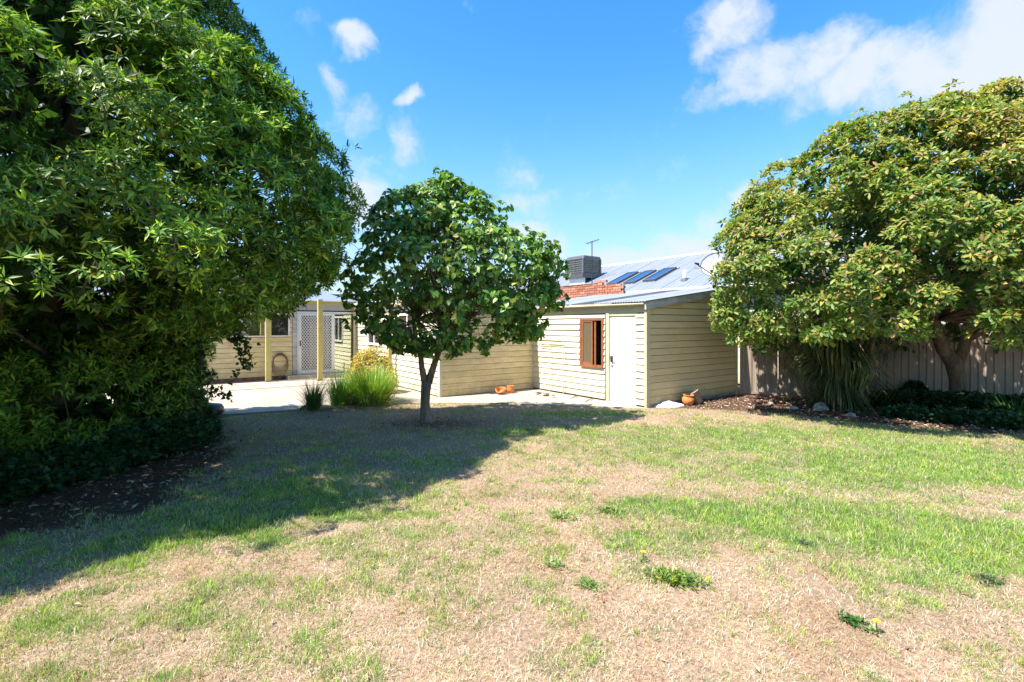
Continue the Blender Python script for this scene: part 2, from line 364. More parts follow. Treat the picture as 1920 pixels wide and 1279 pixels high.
# ------------------------------------------------------------------ patio slabs
AU = math.atan2(.5865, .81)
u = np.array([.81, .5865]); v = np.array([-.5865, .81])
C0 = np.array([-1.753, 11.825]); B0 = np.array([2.87, 10.37])
patio = empty('patio', (C0[0], C0[1], 0), AU); tag(patio, kind='structure')
patio_base = MB()
def uvc(p): q = np.array(p)-C0; return (float(q@u), float(q@v))
def clip(poly, f):
    out = []
    for k in range(len(poly)):
        a, b = poly[k], poly[(k+1) % len(poly)]; fa, fb = f(a), f(b)
        if fa >= 0: out.append(a)
        if fa*fb < 0: t = fa/(fa-fb); out.append((a[0]+(b[0]-a[0])*t, a[1]+(b[1]-a[1])*t))
    return out
def slab(x0, x1, y0, y1, dz):
    poly = [(x0, y0), (x1, y0), (x1, y1), (x0, y1)]
    # cut along the lawn edge
    dense = []
    for k in range(4):
        a, b = poly[k], poly[(k+1) % 4]
        for t in np.linspace(0, 1, 9)[:-1]: dense.append((a[0]+(b[0]-a[0])*t, a[1]+(b[1]-a[1])*t))
    def f(p):
        w = C0+u*p[0]+v*p[1]; return float(w[1]-lawn_end(w[0]))
    poly = clip(dense, f)
    if len(poly) < 3: return
    n = len(poly); zt = .022+dz
    vs = [(a, b, zt) for a, b in poly]+[(a, b, -.08) for a, b in poly]
    fs = [tuple(range(n))]+[(k, k+n, (k+1) % n+n, (k+1) % n) for k in range(n)]
    MB().add(vs, fs).build('slab', mat['concrete'], patio)
ux = [-9.5, -7.3, -5.0, -2.6, -.9, .75, 2.86]; vy = [-6.2, -4.6, -3.1, -1.5, 0.0, 2.2, 4.3, 6.39]
for a in range(len(ux)-1):
    for b in range(len(vy)-1):
        if ux[a] >= .74 and vy[b] >= 0: continue
        slab(ux[a]+.013, ux[a+1]-.013, vy[b]+.013, vy[b+1]-.013, random.uniform(-.008, .008))

# ------------------------------------------------------------------ weatherboards
def wb(parent, p0, p1, n, z0, z1, m, e=.15, openings=(), lip=.026, name='weatherboard', top=None):
    """lapped boards from p0 to p1 (local xy), n outward normal; openings (s0,s1,z0,z1); top(s)=height limit"""
    p0 = np.array(p0, float); p1 = np.array(p1, float); L = np.linalg.norm(p1-p0); d = (p1-p0)/L; n = np.array(n, float)
    c0 = p0-n*.022; c1 = p1-n*.022  # dark sheet added behind the boards to draw shade lines under the laps
    if not openings and not top: MB().add([(*c0, z0), (*c1, z0), (*c1, z1), (*c0, z1)], [(0, 1, 2, 3)]).build('dark_gap_backing', mat['inside'], parent)
    elif top: MB().add([(*c0, z0), (*c1, z0), (*c1, top(L)), (*c0, top(0))], [(0, 1, 2, 3)]).build('dark_gap_backing', mat['inside'], parent)
    else:
        cuts = sorted({0, L, *[max(0, min(L, q)) for o_ in openings for q in o_[:2]]}); b = MB()
        for q0_, q1_ in zip(cuts[:-1], cuts[1:]):
            ops = sorted([(max(o_[2], z0), min(o_[3], z1)) for o_ in openings if o_[0] < (q0_+q1_)/2 < o_[1]]); zc_ = z0; A_ = p0+d*q0_-n*.022; B_ = p0+d*q1_-n*.022
            for a_, b_ in ops+[(z1, z1)]:
                if a_ > zc_+.001: b.add([(*A_, zc_), (*B_, zc_), (*B_, a_), (*A_, a_)], [(0, 1, 2, 3)])
                zc_ = b_
        b.build('dark_gap_backing', mat['inside'], parent)
    k = 0; z = z0
    while z < z1-.02:
        zt = min(z+e, z1); segs = [(0, L)]
        for (a, b, q0, q1) in openings:
            if q0 < (z+zt)/2 < q1:
                ns = []
                for s0, s1 in segs:
                    if b <= s0 or a >= s1: ns.append((s0, s1)); continue
                    if a > s0+.02: ns.append((s0, a))
                    if b < s1-.02: ns.append((b, s1))
                segs = ns
        ns = []
        for s0, s1 in segs:
            if s1-s0 > 1.9 and random.random() < .75:
                q = s0+(s1-s0)*random.uniform(.25, .75); ns += [(s0, q-.002), (q+.002, s1)]
            else: ns.append((s0, s1))
        segs = ns
        if top:
            ns = []
            for s0, s1 in segs:
                lim = zt-.019
                if top(s0) < lim < top(s1):
                    sm = next(q for q in np.linspace(s0, s1, 400) if top(q) >= lim); ns += [(s0, sm), (sm, s1)]
                else: ns.append((s0, s1))
            segs = ns
        for s0, s1 in segs:
            if top:
                if top(s0) < z+.002 and top(s1) < z+.002: continue
                if top(s0) < z+.002: s0 = next((q for q in np.linspace(s0, s1, 60) if top(q) >= z+.002), s0)
                if top(s1) < z+.002: s1 = next((q for q in np.linspace(s1, s0, 60) if top(q) >= z+.002), s1)
            j = random.uniform(-.0035, .0035) if not top else 0; zt_ = zt-.019; t0, t1 = (zt_, zt_) if not top else (min(zt_, top(s0)), min(zt_, top(s1)))
            w = lip+(random.uniform(-.003, .005) if not top else 0); w1 = w+(random.uniform(-.003, .004) if not top else 0)
            if random.random() < .12 and not top: w1 += .008
            A = p0+d*s0; Bp = p0+d*s1
            q = lambda P, off, zz: (P[0]+n[0]*off, P[1]+n[1]*off, zz)
            vs = [q(A, w, z-.008+j), q(Bp, w1, z-.008-j), q(Bp, .006, t1), q(A, .006, t0), q(A, -.02, z), q(Bp, -.02, z), q(Bp, -.02, t1), q(A, -.02, t0)]
            MB().add(vs, [(0, 1, 2, 3), (4, 7, 6, 5), (0, 4, 5, 1), (1, 5, 6, 2), (2, 6, 7, 3), (3, 7, 4, 0)]).build(name, m, parent)
        z += e; k += 1

def corrug(parent, x0, x1, y0, y1, zf, m, pitch=.076, amp=.009, sheet=.76, axis='x', mats=None, seg=6, name='roof_sheet', prof='sin'):
    """sheets running along x (the slope), side by side along y; zf(x)=height"""
    yy = y0; k = 0
    while yy < y1-.01:
        ye = min(yy+sheet, y1); n = max(3, int((ye-yy)/pitch*seg)); ys_ = np.linspace(yy, ye+.01, n+1)
        xs_ = [x0, x0+(x1-x0)*.33, x0+(x1-x0)*.66, x1]; b = MB(); vs = []; dz = .003*(k % 2)
        for x in xs_:
            for y in ys_:
                ph = (y-y0)/pitch
                h = amp*cos(2*pi*ph) if prof == 'sin' else (amp*2 if (ph % 1) < .16 else 0)
                vs.append((x, y, zf(x)+h+dz))
        fs = [(r*(n+1)+c, r*(n+1)+c+1, (r+1)*(n+1)+c+1, (r+1)*(n+1)+c) for r in range(len(xs_)-1) for c in range(n)]
        b.add(vs, fs); b.build(name, (mats or {}).get(k, m), parent, prof == 'sin'); yy = ye; k += 1

# ------------------------------------------------------------------ shed
shed = empty('garden_shed', (B0[0], B0[1], 0), AU)
tag(shed, 'cream weatherboard garden shed with white door, rust framed window and low corrugated roof', 'shed')
SL = 3.55; SW = 3.89; slope = .132
rz_ = lambda x: 2.285+slope*x
box('wall_frame', mat['inside'], shed, 3.50, 3.52, .02, SW+.3, .02, 2.6)
wb(shed, (.035, 0), (SL-.05, 0), (0, -1), .10, 2.80, mat['cream'], .148, top=lambda s: rz_(s)-.14)
op = [(.24, 1.15, 0, 2.06), (1.20, 1.99, .78, 1.95)]
wb(shed, (0, .03), (0, SW), (-1, 0), .06, 2.05, mat['cream_pale_sunlit'], .146, openings=op)
box('header_board', mat['trim'], shed, -.012, .02, .03, SW+1.2, 2.052, 2.235)
b = MB()
for k in range(44): b.box(-.016, -.0125, .08+k*.115, .092+k*.115, 2.06, 2.22)
b.build('cover_batten', mat['trim'], shed)['kind'] = 'stuff'
box('corner_post', mat['trim'], shed, -.030, .075, -.034, .03, .0, 2.27)
box('corner_post', mat['trim'], shed, SL-.05, SL+.04, -.032, .05, .0, 2.72)
box('plinth_board', mat['grey_wood'], shed, .08, SL-.06, -.012, .02, .0, .098)
box('inner_corner_stop', mat['trim'], shed, -.035, -.002, SW-.03, SW-.002, .02, 2.05)
# rake board
b = MB(); z0, z1 = rz_(-.12), rz_(SL+.1)
b.add([(-.10, -.075, z0-.155), (SL+.1, -.075, z1-.155), (SL+.1, -.075, z1+.005), (-.10, -.075, z0+.005), (-.10, -.036, z0-.155), (SL+.1, -.036, z1-.155), (SL+.1, -.036, z1+.005), (-.10, -.036, z0+.005)],
      [(0, 1, 2, 3), (4, 7, 6, 5), (0, 4, 5, 1), (1, 5, 6, 2), (2, 6, 7, 3), (3, 7, 4, 0)]); b.build('rake_board', mat['grey_wood'], shed)
b = MB(); b.add([(1.95, -.082, rz_(1.95)-.15), (2.05, -.082, rz_(2.05)-.15), (2.05, -.082, rz_(2.05)-.01), (1.95, -.082, rz_(1.95)-.01), (1.95, -.076, rz_(1.95)-.15), (2.05, -.076, rz_(2.05)-.15), (2.05, -.076, rz_(2.05)-.01), (1.95, -.076, rz_(1.95)-.01)],
      [(0, 1, 2, 3), (4, 7, 6, 5), (0, 4, 5, 1), (1, 5, 6, 2), (2, 6, 7, 3), (3, 7, 4, 0)]); b.build('joint_cover', mat['grey_fascia'], shed)
corrug(shed, -.14, SL+.12, -.10, SW+1.3, lambda x: rz_(x)+.018, mat['galv'], mats={2: mat['galv_dark']})
MB().tube([(-.115, -.02, 2.235), (-.115, SW+1.2, 2.235)], .024, 8).build('eave_pole', mat['trim'], shed, True)
# door
dr = box('door', mat['white'], shed, .012, .045, .295, 1.035, .03, 1.985)
b = MB(); b.box(-.02, .012, .955, 1.0, .93, 1.07); b.tube([(-.02, .975, 1.03), (-.06, .975, 1.03), (-.062, .90, 1.03)], .010, 8); b.tube([(-.02, .975, .955), (.01, .975, .955)], .014, 10); b.build('handle', mat['dark_steel'], dr); MB().tube([(-.004, .975, .84), (.012, .975, .84)], .022, 12).build('lock', mat['dark_steel'], dr)
box('door_frame', mat['trim'], shed, -.028, .03, 1.04, 1.14, .02, 2.05)
box('door_frame', mat['trim'], shed, -.012, .03, .245, .29, .02, 2.05)
box('door_frame', mat['trim'], shed, -.012, .03, .291, 1.039, 1.99, 2.05)
box('door_sill', mat['concrete_step'], shed, -.06, .03, .245, 1.14, .0, .028)
# window
wf = MB(); y0, y1, z0, z1 = 1.215, 1.975, .79, 1.94
wf.box(-.045, .02, y0, y0+.05, z0, z1).box(-.045, .02, y1-.05, y1, z0, z1).box(-.045, .02, y0+.05, y1-.05, z1-.05, z1).box(-.06, .02, y0+.0, y1-.0, z0-.02, z0+.04)
win = wf.build('window', mat['rust_frame'], shed)
b = MB(); b.box(-.035, -.005, 1.56, 1.60, z0+.04, z1-.05).box(-.035, -.005, 1.885, 1.925, z0+.04, z1-.05).box(-.035, -.005, 1.60, 1.885, z0+.04, z0+.09).box(-.035, -.005, 1.60, 1.885, z1-.09, z1-.05); b.build('sash', mat['rust_frame'], win)
box('sash_rail', mat['rust_frame'], win, -.02, .01, 1.47, 1.515, z0+.04, z1-.05)
box('pane', mat['glass_frost'], win, -.022, -.016, 1.60, 1.885, z0+.09, z1-.09)
box('blind', mat['curtain'], win, .01, .014, 1.66, 1.80, z0+.06, z1-.06)
MB().add([(.35, 1.2, .5), (.35, 2.4, .5), (.35, 2.4, 2.1), (.35, 1.2, 2.1)], [(0, 1, 2, 3)]).build('inner_wall', mat['inside'], shed)

# ------------------------------------------------------------------ house
house = empty('weatherboard_house', (C0[0], C0[1], 0), AU)
tag(house, 'old cream weatherboard house with sliding glass door and peeling paint behind the patio', 'house')
CA = 2.89; WY = 6.39
wb(house, (.03, 0), (CA-.02, 0), (0, -1), .04, 2.5, mat['cream_worn'], .15)
wb(house, (0, .03), (0, WY), (-1, 0), .06, 2.5, mat['cream_pale_sunlit'], .15, openings=[(1.3, 2.5, 1.17, 2.1), (3.9, 5.0, 1.17, 2.1)])
wb(house, (-8.5, WY), (-.02, WY), (0, -1), .16, 2.5, mat['cream_worn'], .155, openings=[(8.5-3.95, 8.5-2.12, 1.42, 2.15), (8.5-2.05, 8.48, 0, 2.3)])
box('corner_board', mat['cream_pale_sunlit'], house, -.032, .03, -.032, .03, .0, 2.5)
box('plinth', mat['plinth'], house, -8.5, -2.0, WY-.012, WY+.05, .0, .155)
for (a, b2) in ((1.3, 2.5), (3.9, 5.0)):
    b = MB(); b.box(-.04, .02, a, a+.06, 1.17, 2.1).box(-.04, .02, b2-.06, b2, 1.17, 2.1).box(-.04, .02, a+.06, b2-.06, 2.04, 2.1).box(-.07, .02, a+.0, b2, 1.14, 1.20).box(-.03, .02, (a+b2)/2-.025, (a+b2)/2+.025, 1.2, 2.04)
    w = b.build('window', mat['white'], house); box('pane', mat['glass_dark'], w, -.008, .0, a+.06, (a+b2)/2-.025, 1.2, 2.04); box('pane', mat['glass_dark'], w, -.008, .0, (a+b2)/2+.025, b2-.06, 1.2, 2.04)
# rear wall window
b = MB(); b.box(-3.95, -3.9, WY-.04, WY+.02, 1.42, 2.15).box(-2.17, -2.12, WY-.04, WY+.02, 1.42, 2.15).box(-3.9, -2.17, WY-.04, WY+.02, 2.1, 2.15).box(-3.97, -2.10, WY-.07, WY+.02, 1.40, 1.44).box(-2.86, -2.78, WY-.03, WY+.02, 1.44, 2.1)
w = b.build('window', mat['white'], house)
box('pane', mat['glass'], w, -3.9, -2.86, WY-.008, WY-.004, 1.44, 2.1); box('pane', mat['glass_dark'], w, -2.78, -2.17, WY-.008, WY-.004, 1.44, 2.1)
b = MB()
for k in range(26): x = -3.9+k*.04; b.add([(x, WY+.06+.015*(k % 2), 1.3), (x+.04, WY+.06+.015*((k+1) % 2), 1.3), (x+.04, WY+.06+.015*((k+1) % 2), 2.15), (x, WY+.06+.015*(k % 2), 2.15)], [(0, 1, 2, 3)])
b.build('curtain', mat['curtain'], w)
# sliding door unit
zb, zt = .165, 2.22
box('jamb_board', mat['grey_wood'], house, -2.04, -1.90, WY-.03, WY+.02, .02, 2.25)
b = MB(); b.box(-1.90, -1.85, WY-.05, WY+.02, zb, zt).box(-.07, -.02, WY-.05, WY+.02, zb, zt).box(-1.85, -.07, WY-.05, WY+.02, zt-.07, zt).box(-1.85, -.07, WY-.05, WY+.02, zb-.03, zb+.03)
sd = b.build('sliding_door', mat['white_metal'], house)
b = MB(); b.box(-1.85, -1.78, WY-.075, WY-.052, zb+.03, zt-.07).box(-.82, -.72, WY-.075, WY-.052, zb+.03, zt-.07).box(-1.78, -.82, WY-.075, WY-.052, zb+.03, zb+.11).box(-1.78, -.82, WY-.075, WY-.052, zt-.13, zt-.07)
b.build('screen_frame', mat['white_metal'], sd)
b = MB(); x0, x1, z0, z1 = -1.78, -.82, zb+.11, zt-.13; sp = .085; yy = WY-.066
def bar(b, ax, az, bx, bz):
    d = np.array([bx-ax, bz-az]); d /= np.linalg.norm(d); q = np.array([-d[1], d[0]])*.010
    b.add([(ax-q[0], yy, az-q[1]), (bx-q[0], yy, bz-q[1]), (bx+q[0], yy, bz+q[1]), (ax+q[0], yy, az+q[1])], [(0, 1, 2, 3)])
for s in (1, -1):
    for k in range(-40, 60):
        # diagonal lines z = z0 + s*1.35*(x-x0) + k*sp*1.35
        pts = []
        c_ = z0+k*sp*1.35
        f = lambda x: c_+s*1.35*(x-x0)
        lo, hi = x0, x1
        ts = sorted([x0, x1, x0+(z0-c_)/(s*1.35), x0+(z1-c_)/(s*1.35)]); a_, b_ = ts[1], ts[2]
        if a_ >= x0-1e-6 and b_ <= x1+1e-6 and b_-a_ > .01 and z0-1e-3 <= f((a_+b_)/2) <= z1+1e-3: bar(b, a_, f(a_), b_, f(b_))
g_ = b.build('diamond_grille', mat['white_metal'], sd)
box('handle', mat['dark_steel'], sd, -1.83, -1.80, WY-.10, WY-.076, 1.08, 1.26)
MB().add([(-1.78, WY-.03, zb+.11), (-.82, WY-.03, zb+.11), (-.82, WY-.03, zt-.13), (-1.78, WY-.03, zt-.13)], [(0, 1, 2, 3)]).build('door_pane', mat['smoky'], sd)
box('door_pane', mat['glass'], sd, -.72, -.07, WY-.03, WY-.025, zb+.03, zt-.07)
b = MB()
for k in range(22): x = -1.50+k*.028; b.add([(x, WY+.10+.02*(k % 2), .2), (x+.033, WY+.10+.02*((k+1) % 2), .2), (x+.033, WY+.10+.02*((k+1) % 2), 2.15), (x, WY+.10+.02*(k % 2), 2.15)], [(0, 1, 2, 3)])
b.build('curtain', mat['curtain'], sd)
box('inner_room', mat['dark'], house, -8.4, 2.6, WY+.5, WY+.55, .1, 2.5)
box('door_step', mat['concrete_step'], house, -2.25, .0, WY-.42, WY-.055, .0, .15)
box('fascia', mat['grey_fascia'], house, -2.0, .0, WY-.10, WY-.055, 2.26, 2.45)
box('fascia', mat['post'], house, -8.5, .0, WY-.16, WY-.102, 2.45, 2.57)
b = MB(); b.add([(-1.9, WY-.3, 2.58), (.3, WY-.3, 2.58), (.3, WY+1.0, 2.80), (-1.9, WY+1.0, 2.80)], [(0, 1, 2, 3)]); b.build('awning_roof', mat['roof_pale'], house)
rf = MB(); rf.add([(-8.6, WY-.18, 2.58), (0.1, WY-.18, 2.58), (0.1, WY+3.4, 3.1), (-8.6, WY+3.4, 3.1)], [(0, 1, 2, 3)]).build('roof', mat['roof_pale'], house)
box('downpipe', mat['cream_worn'], house, -.10, -.035, WY-.20, WY-.13, .02, 2.5)
# roof over the near wing
rzc = lambda y: 2.52+.05*y
b = MB(); n = 60; vs = []
for yv in (-.12, 3, 6.5, 9.8):
    for k in range(n*4+1):
        x = -.15+k*(3.6/(n*4)); vs.append((x, yv, rzc(yv)+.009*cos(2*pi*(x+.15)/.076)))
b.add(vs, [(r*(n*4+1)+c, r*(n*4+1)+c+1, (r+1)*(n*4+1)+c+1, (r+1)*(n*4+1)+c) for r in range(3) for c in range(n*4)]); b.build('wing_roof', mat['galv'], house, True)
box('gutter', mat['white_metal'], house, -.20, -.11, -.12, WY-.2, 2.42, 2.50)
# tall part of the house further back
wb(house, (-9, WY+3.4), (-.9, WY+3.4), (0, -1), 2.9, 3.62, mat['cream_worn'], .15, name='upper_weatherboard')
box('upper_fascia', mat['white'], house, -9, -.85, WY+3.30, WY+3.42, 3.63, 3.72)
box('upper_corner', mat['white'], house, -.9, -.78, WY+3.34, WY+3.5, 2.9, 3.7)
MB().add([(-9.2, WY+3.2, 3.72), (-.7, WY+3.2, 3.72), (-1.8, WY+6.0, 5.0), (-9.2, WY+6.0, 5.0)], [(0, 1, 2, 3)]).build('upper_roof', mat['roof_pale'], house)
box('back_wall', mat['cream_worn'], house, -9, -.9, WY+8, WY+8.1, 0, 3.6)

# garden hose on the wall
hz = empty('garden_hose', tuple(np.append(C0+u*-2.42+v*(WY-.05), 0)), AU); tag(hz, 'coiled brown garden hose hanging on the wall beside the sliding door', 'garden hose')
b = MB()
for k in range(6):
    r = .19+.010*k; h_ = .21+.035*k; pts = [(r*cos(t)+random.uniform(-.008, .008), -.02-.007*k, .60-.02*k+h_*sin(t)) for t in np.linspace(0, 2*pi, 29)]; b.tube(pts, .008, 6, False)
b.tube([(-.2, -.03, .45), (-.26, -.05, .2), (-.20, -.08, .06), (.1, -.16, .035), (-.5, -.3, .035), (-1.2, -.22, .035)], .011, 6)
b.build('hose_coil', mat['hose'], hz, True)
box('hook', mat['dark_steel'], hz, -.10, .10, -.06, .0, .80, .83)
# pergola posts
def post(x, y, h, lab, w=.05, m='post'):
    p = C0+u*x+v*y; r = empty('pergola_post', (p[0], p[1], 0), AU); tag(r, lab, 'post', 'posts standing on the patio')
    box('shaft', mat[m], r, -w, w, -w, w, .02, h); box('foot', mat['dark_steel'], r, -w-.012, w+.012, -w-.012, w+.012, .0, .05)
pp = np.array([(503-960)/910*14.95, 14.95])-C0; post(float(pp@u), float(pp@v), 2.6, 'weathered mustard post between the window and the hose', .075)
pp = np.array([(600-960)/910*15.3, 15.3])-C0; post(float(pp@u), float(pp@v), 2.58, 'mustard post in front of the sliding screen door', .07)
pp = np.array([(730.5-960)/910*13.9, 13.9])-C0; post(float(pp@u), float(pp@v), 2.6, 'brownish mustard post against the bright white side wall behind the golden shrub', .05)
# bare climbing stems by that post
cs = empty('climber_stem', tuple(np.append(C0+u*-.12+v*2.9, 0))); tag(cs, 'thin bare climbing stems rising against the white side wall', 'climbing plant')
b = MB()
for k in range(3):
    x = -.05+.1*k; b.tube([(x, 0, 0), (x+.05, .02, .4), (x-.02, 0, .8), (x+.08, 0, 1.3), (x+.02+.1*k, .0, 1.9), (x+.1, 0, 2.4)], .014, 5)
b.build('stem', mat['bark'], cs, True)

# ------------------------------------------------------------------ neighbour house with steel roof
def UV(U, Vv): return u*U+v*Vv
nbh = empty('neighbour_house', (0, 0, 0), AU); tag(nbh, 'neighbouring house with long pale grey steel roof rising behind the shed', 'house')
rp = lambda x: 3.0+(x-14)*.415
corrug(nbh, 13.9, 18.0, 5.0, 27.0, rp, mat['roof_pale'], pitch=.2, amp=.012, sheet=.8, prof='rib', seg=6)
MB().add([(18, 5, rp(18)), (18, 27, rp(18)), (22, 27, 3.0), (22, 5, 3.0)], [(0, 1, 2, 3)]).build('far_roof', mat['roof_pale'], nbh)
MB().tube([(18, 5, rp(18)+.03), (18, 27, rp(18)+.03)], .07, 8).build('ridge_cap', mat['white_metal'], nbh, True)
box('gutter', mat['white_metal'], nbh, 13.78, 13.9, 5, 27, 2.9, 3.0)
box('wall', mat['cream_pale_sunlit'], nbh, 14.2, 21.8, 5.2, 26.8, 0, 2.92)
def roof_hit(px, py):
    d = np.array([(px-960)/910, 1, (608-py)/910]); du = d[:2]@u
    # z=H+t*d2 = 3+(t*du-14)*.415
    t = (3-14*.415-H)/(d[2]-.415*du); p = d*t; return float(p[:2]@u), float(p[:2]@v)
k_ = math.atan(.415)
for (px, py) in ((1168, 524), (1201, 521.5), (1238, 517)):
    U_, V_ = roof_hit(px, py)
    sk = MB()
    def sq(x, y, h): return (U_+x*cos(k_)-h*sin(k_), V_+y, rp(U_)+x*sin(k_)+h*cos(k_))
    def sbox(b, x0, x1, y0, y1, h0, h1):
        b.add([sq(x0, y0, h0), sq(x1, y0, h0), sq(x1, y1, h0), sq(x0, y1, h0), sq(x0, y0, h1), sq(x1, y0, h1), sq(x1, y1, h1), sq(x0, y1, h1)],
              [(0, 3, 2, 1), (4, 5, 6, 7), (0, 1, 5, 4), (1, 2, 6, 5), (2, 3, 7, 6), (3, 0, 4, 7)])
    a, c = .72, .29
    sbox(sk, -a, a, -c, -c+.05, 0, .10); sbox(sk, -a, a, c-.05, c, 0, .10); sbox(sk, -a, -a+.06, -c+.05, c-.05, 0, .10); sbox(sk, a-.06, a, -c+.05, c-.05, 0, .10)
    skl = sk.build('skylight', mat['cooler'], nbh)
    g2 = MB(); sbox(g2, -a+.06, a-.06, -c+.05, c-.05, .05, .085); g2.build('pane', mat['glass_blue'], skl)
    g3 = MB(); sbox(g3, a, a+.12, -c-.05, c+.05, .012, .05); g3.build('flashing', mat['grey_fascia'], skl)
U_, V_ = roof_hit(1283.5, 526)
fl = MB().lathe([(.0, .36), (.06, .36), (.06, .0)], 12, (U_, V_, rp(U_))).build('flue', mat['white'], nbh, True)
MB().lathe([(.065, .10), (.13, .02), (.13, -.06)], 12, (U_, V_, rp(U_))).build('flue_collar', mat['cooler'], fl, True)
# evaporative cooler
Uc, Vc = 15.95, 16.35; Pc = UV(Uc, Vc); zc = rp(Uc)
ac = empty('evaporative_cooler', (Pc[0], Pc[1], zc), AU); tag(ac, 'grey louvred evaporative cooler standing on the pale steel roof', 'air cooler')
def rbox(b, s, z0, z1, t=1.0, r=.08, n=5):
    def ring(s, z):
        o = []
        for q, (cx, cy) in enumerate(((1, 1), (-1, 1), (-1, -1), (1, -1))):
            for k in range(n): w = pi/2*q+pi/2*k/(n-1); o.append((cx*(s-r)+r*cos(w), cy*(s-r)+r*sin(w), z))
        return o
    a, c = ring(s, z0), ring(s*t, z1); m_ = len(a); b.add(a+c, [(k, (k+1) % m_, (k+1) % m_+m_, k+m_) for k in range(m_)]+[tuple(range(m_-1, -1, -1)), tuple(range(m_, 2*m_))])
b = MB(); rbox(b, .56, .10, .30, 1.08); rbox(b, .60, .95, 1.10, .93); rbox(b, .585, 1.0, 1.02)
for sx in (-1, 1):
    for sy in (-1, 1): b.box(sx*.53-.05, sx*.53+.05, sy*.53-.05, sy*.53+.05, .28, .96)
b.build('casing', mat['cooler'], ac)
for k in range(6): b = MB(); z = .34+.10*k; b.box(-.575, .575, -.575, .575, z, z+.045); b.build('louvre', mat['cooler'], ac)
b = MB()
for a_, c_ in ((0, -.58), (-.58, 0)):
    if a_ == 0: b.box(-.02, .02, -.592, -.58, .3, .95)
    else: b.box(-.592, -.58, -.02, .02, .3, .95)
b.build('mullion', mat['cooler'], ac)
box('filter_pad', mat['cooler_pad'], ac, -.53, .53, -.53, .53, .3, .95)
box('duct', mat['roof_pale'], ac, -.25, .25, -.25, .25, -.25, .1)
for sx in (-1, 1): box('bracket', mat['white_metal'], ac, sx*.4-.02, sx*.4+.02, -.5, .5, -.10+.16*sx, .1)
# antenna
d_ = 21.5; pa = AT(1110, 520, d_); an = empty('tv_antenna', tuple(pa)); tag(an, 'thin television antenna on a pole rising behind the roof cooler', 'antenna')
top = (520-452)/910*d_
MB().tube([(0, 0, -.6), (0, 0, top)], .022, 6).build('mast', mat['dark_steel'], an)
b = MB(); b.tube([(-.22, .1, top-.10), (.28, -.15, top+.04)], .014, 5)
for k in range(6):
    t = k/5; cx, cy, cz = -.22+.5*t, .1-.25*t, top-.10+.14*t; L_ = .24-.02*k; b.tube([(cx-L_*.5, cy-L_, cz), (cx+L_*.5, cy+L_, cz)], .008, 4)
b.build('elements', mat['dark_steel'], an)
# brick wall between
bw = empty('brick_parapet', (0, 0, 0), AU); tag(bw, 'broken red brick parapet wall between the shed roof and the pale steel roof', 'brick wall')
bm = MB().box(-.1075, .1075, -.036, .036, 0, .0) ; 
bmesh_ = MB().box(0, .105, -.113, .113, 0, .074).mesh('brick', mat['brick'])
box('mortar_core', mat['mortar'], bw, 12.31, 12.40, 10.78, 16.5, 0, 3.10)
nb_ = 0
for row in range(7):
    z = 3.15-.086*row
    yv = 10.72+(.12 if row % 2 else 0)
    while yv < 15.4 and nb_ < 290:
        if row == 0 and yv < 11.45: yv += .24; continue
        o = link('brick', bmesh_, bw); o.location = (12.27+random.uniform(-.008, .008), yv+.113, z); o.rotation_euler = (0, 0, random.uniform(-.02, .02)); nb_ += 1; yv += .24
for k in range(2): o = link('brick', bmesh_, bw); o.location = (12.27, 11.62+.24*k, 3.236)
box('capping', mat['mortar'], bw, 12.25, 12.42, 11.9, 15.5, 3.226, 3.24)
# satellite dish on the shed roof
dd = 12.9; pd = AT(1327, 541, dd); sdh = empty('satellite_dish', (pd[0], pd[1], rz_(3.4)-.02)); tag(sdh, 'grey satellite dish on a white bracket at the back of the shed roof', 'satellite dish')
pz = rz_(3.4)-.02
MB().tube([(0, 0, 0), (.08, 0, .15), (.20, .05, .22)], .022, 8).build('bracket', mat['white'], sdh, True)
ctr = Vector(AT(1343, 496, dd))-Vector((pd[0], pd[1], pz)); nrm_ = Vector((-.62, -.72, .32)).normalized()
a1 = nrm_.cross(Vector((0, 0, 1))).normalized(); a2 = nrm_.cross(a1)
b = MB(); vs = [tuple(ctr-nrm_*.05)]; N = 28; R = 4
for r in range(1, R+1):
    q = r/R
    for k in range(N): w = 2*pi*k/N; vs.append(tuple(ctr+a1*cos(w)*.40*q+a2*sin(w)*.34*q+nrm_*(-.05+.07*q*q)))
fs = [(0, 1+k, 1+(k+1) % N) for k in range(N)]+[(1+(r-1)*N+k, 1+r*N+k, 1+r*N+(k+1) % N, 1+(r-1)*N+(k+1) % N) for r in range(1, R) for k in range(N)]
b.add(vs, fs); b.build('reflector', mat['dish'], sdh, True)
b = MB(); rim = [tuple(ctr+a1*cos(2*pi*k/N)*.40+a2*sin(2*pi*k/N)*.34+nrm_*.02) for k in range(N+1)]; b.tube(rim, .010, 5, False); b.build('rim', mat['dark_steel'], sdh, True)
lnb = Vector(AT(1306, 495, dd-.25))-Vector((pd[0], pd[1], pz))
b = MB(); st = ctr-Vector((0, 0, .34))-nrm_*.02; b.tube([tuple(ctr-nrm_*.12), tuple(st-nrm_*.08), tuple(st)], .018, 6); b.tube([tuple(st), tuple(lnb)], .014, 6); b.build('arm', mat['dark_steel'], sdh)
b = MB(); b.tube([tuple(lnb-Vector((.05, .02, -.02))), tuple(lnb+Vector((.07, .05, 0)))], [.02, .032], 8); b.build('receiver', mat['black_rubber'], sdh)
b = MB(); b.tube([tuple(lnb), tuple(lnb+Vector((-.06, 0, -.08))), tuple(lnb+Vector((-.01, 0, -.13))), tuple(lnb+Vector((.10, .02, -.10)))], .005, 4); b.build('cable', mat['black_rubber'], sdh)

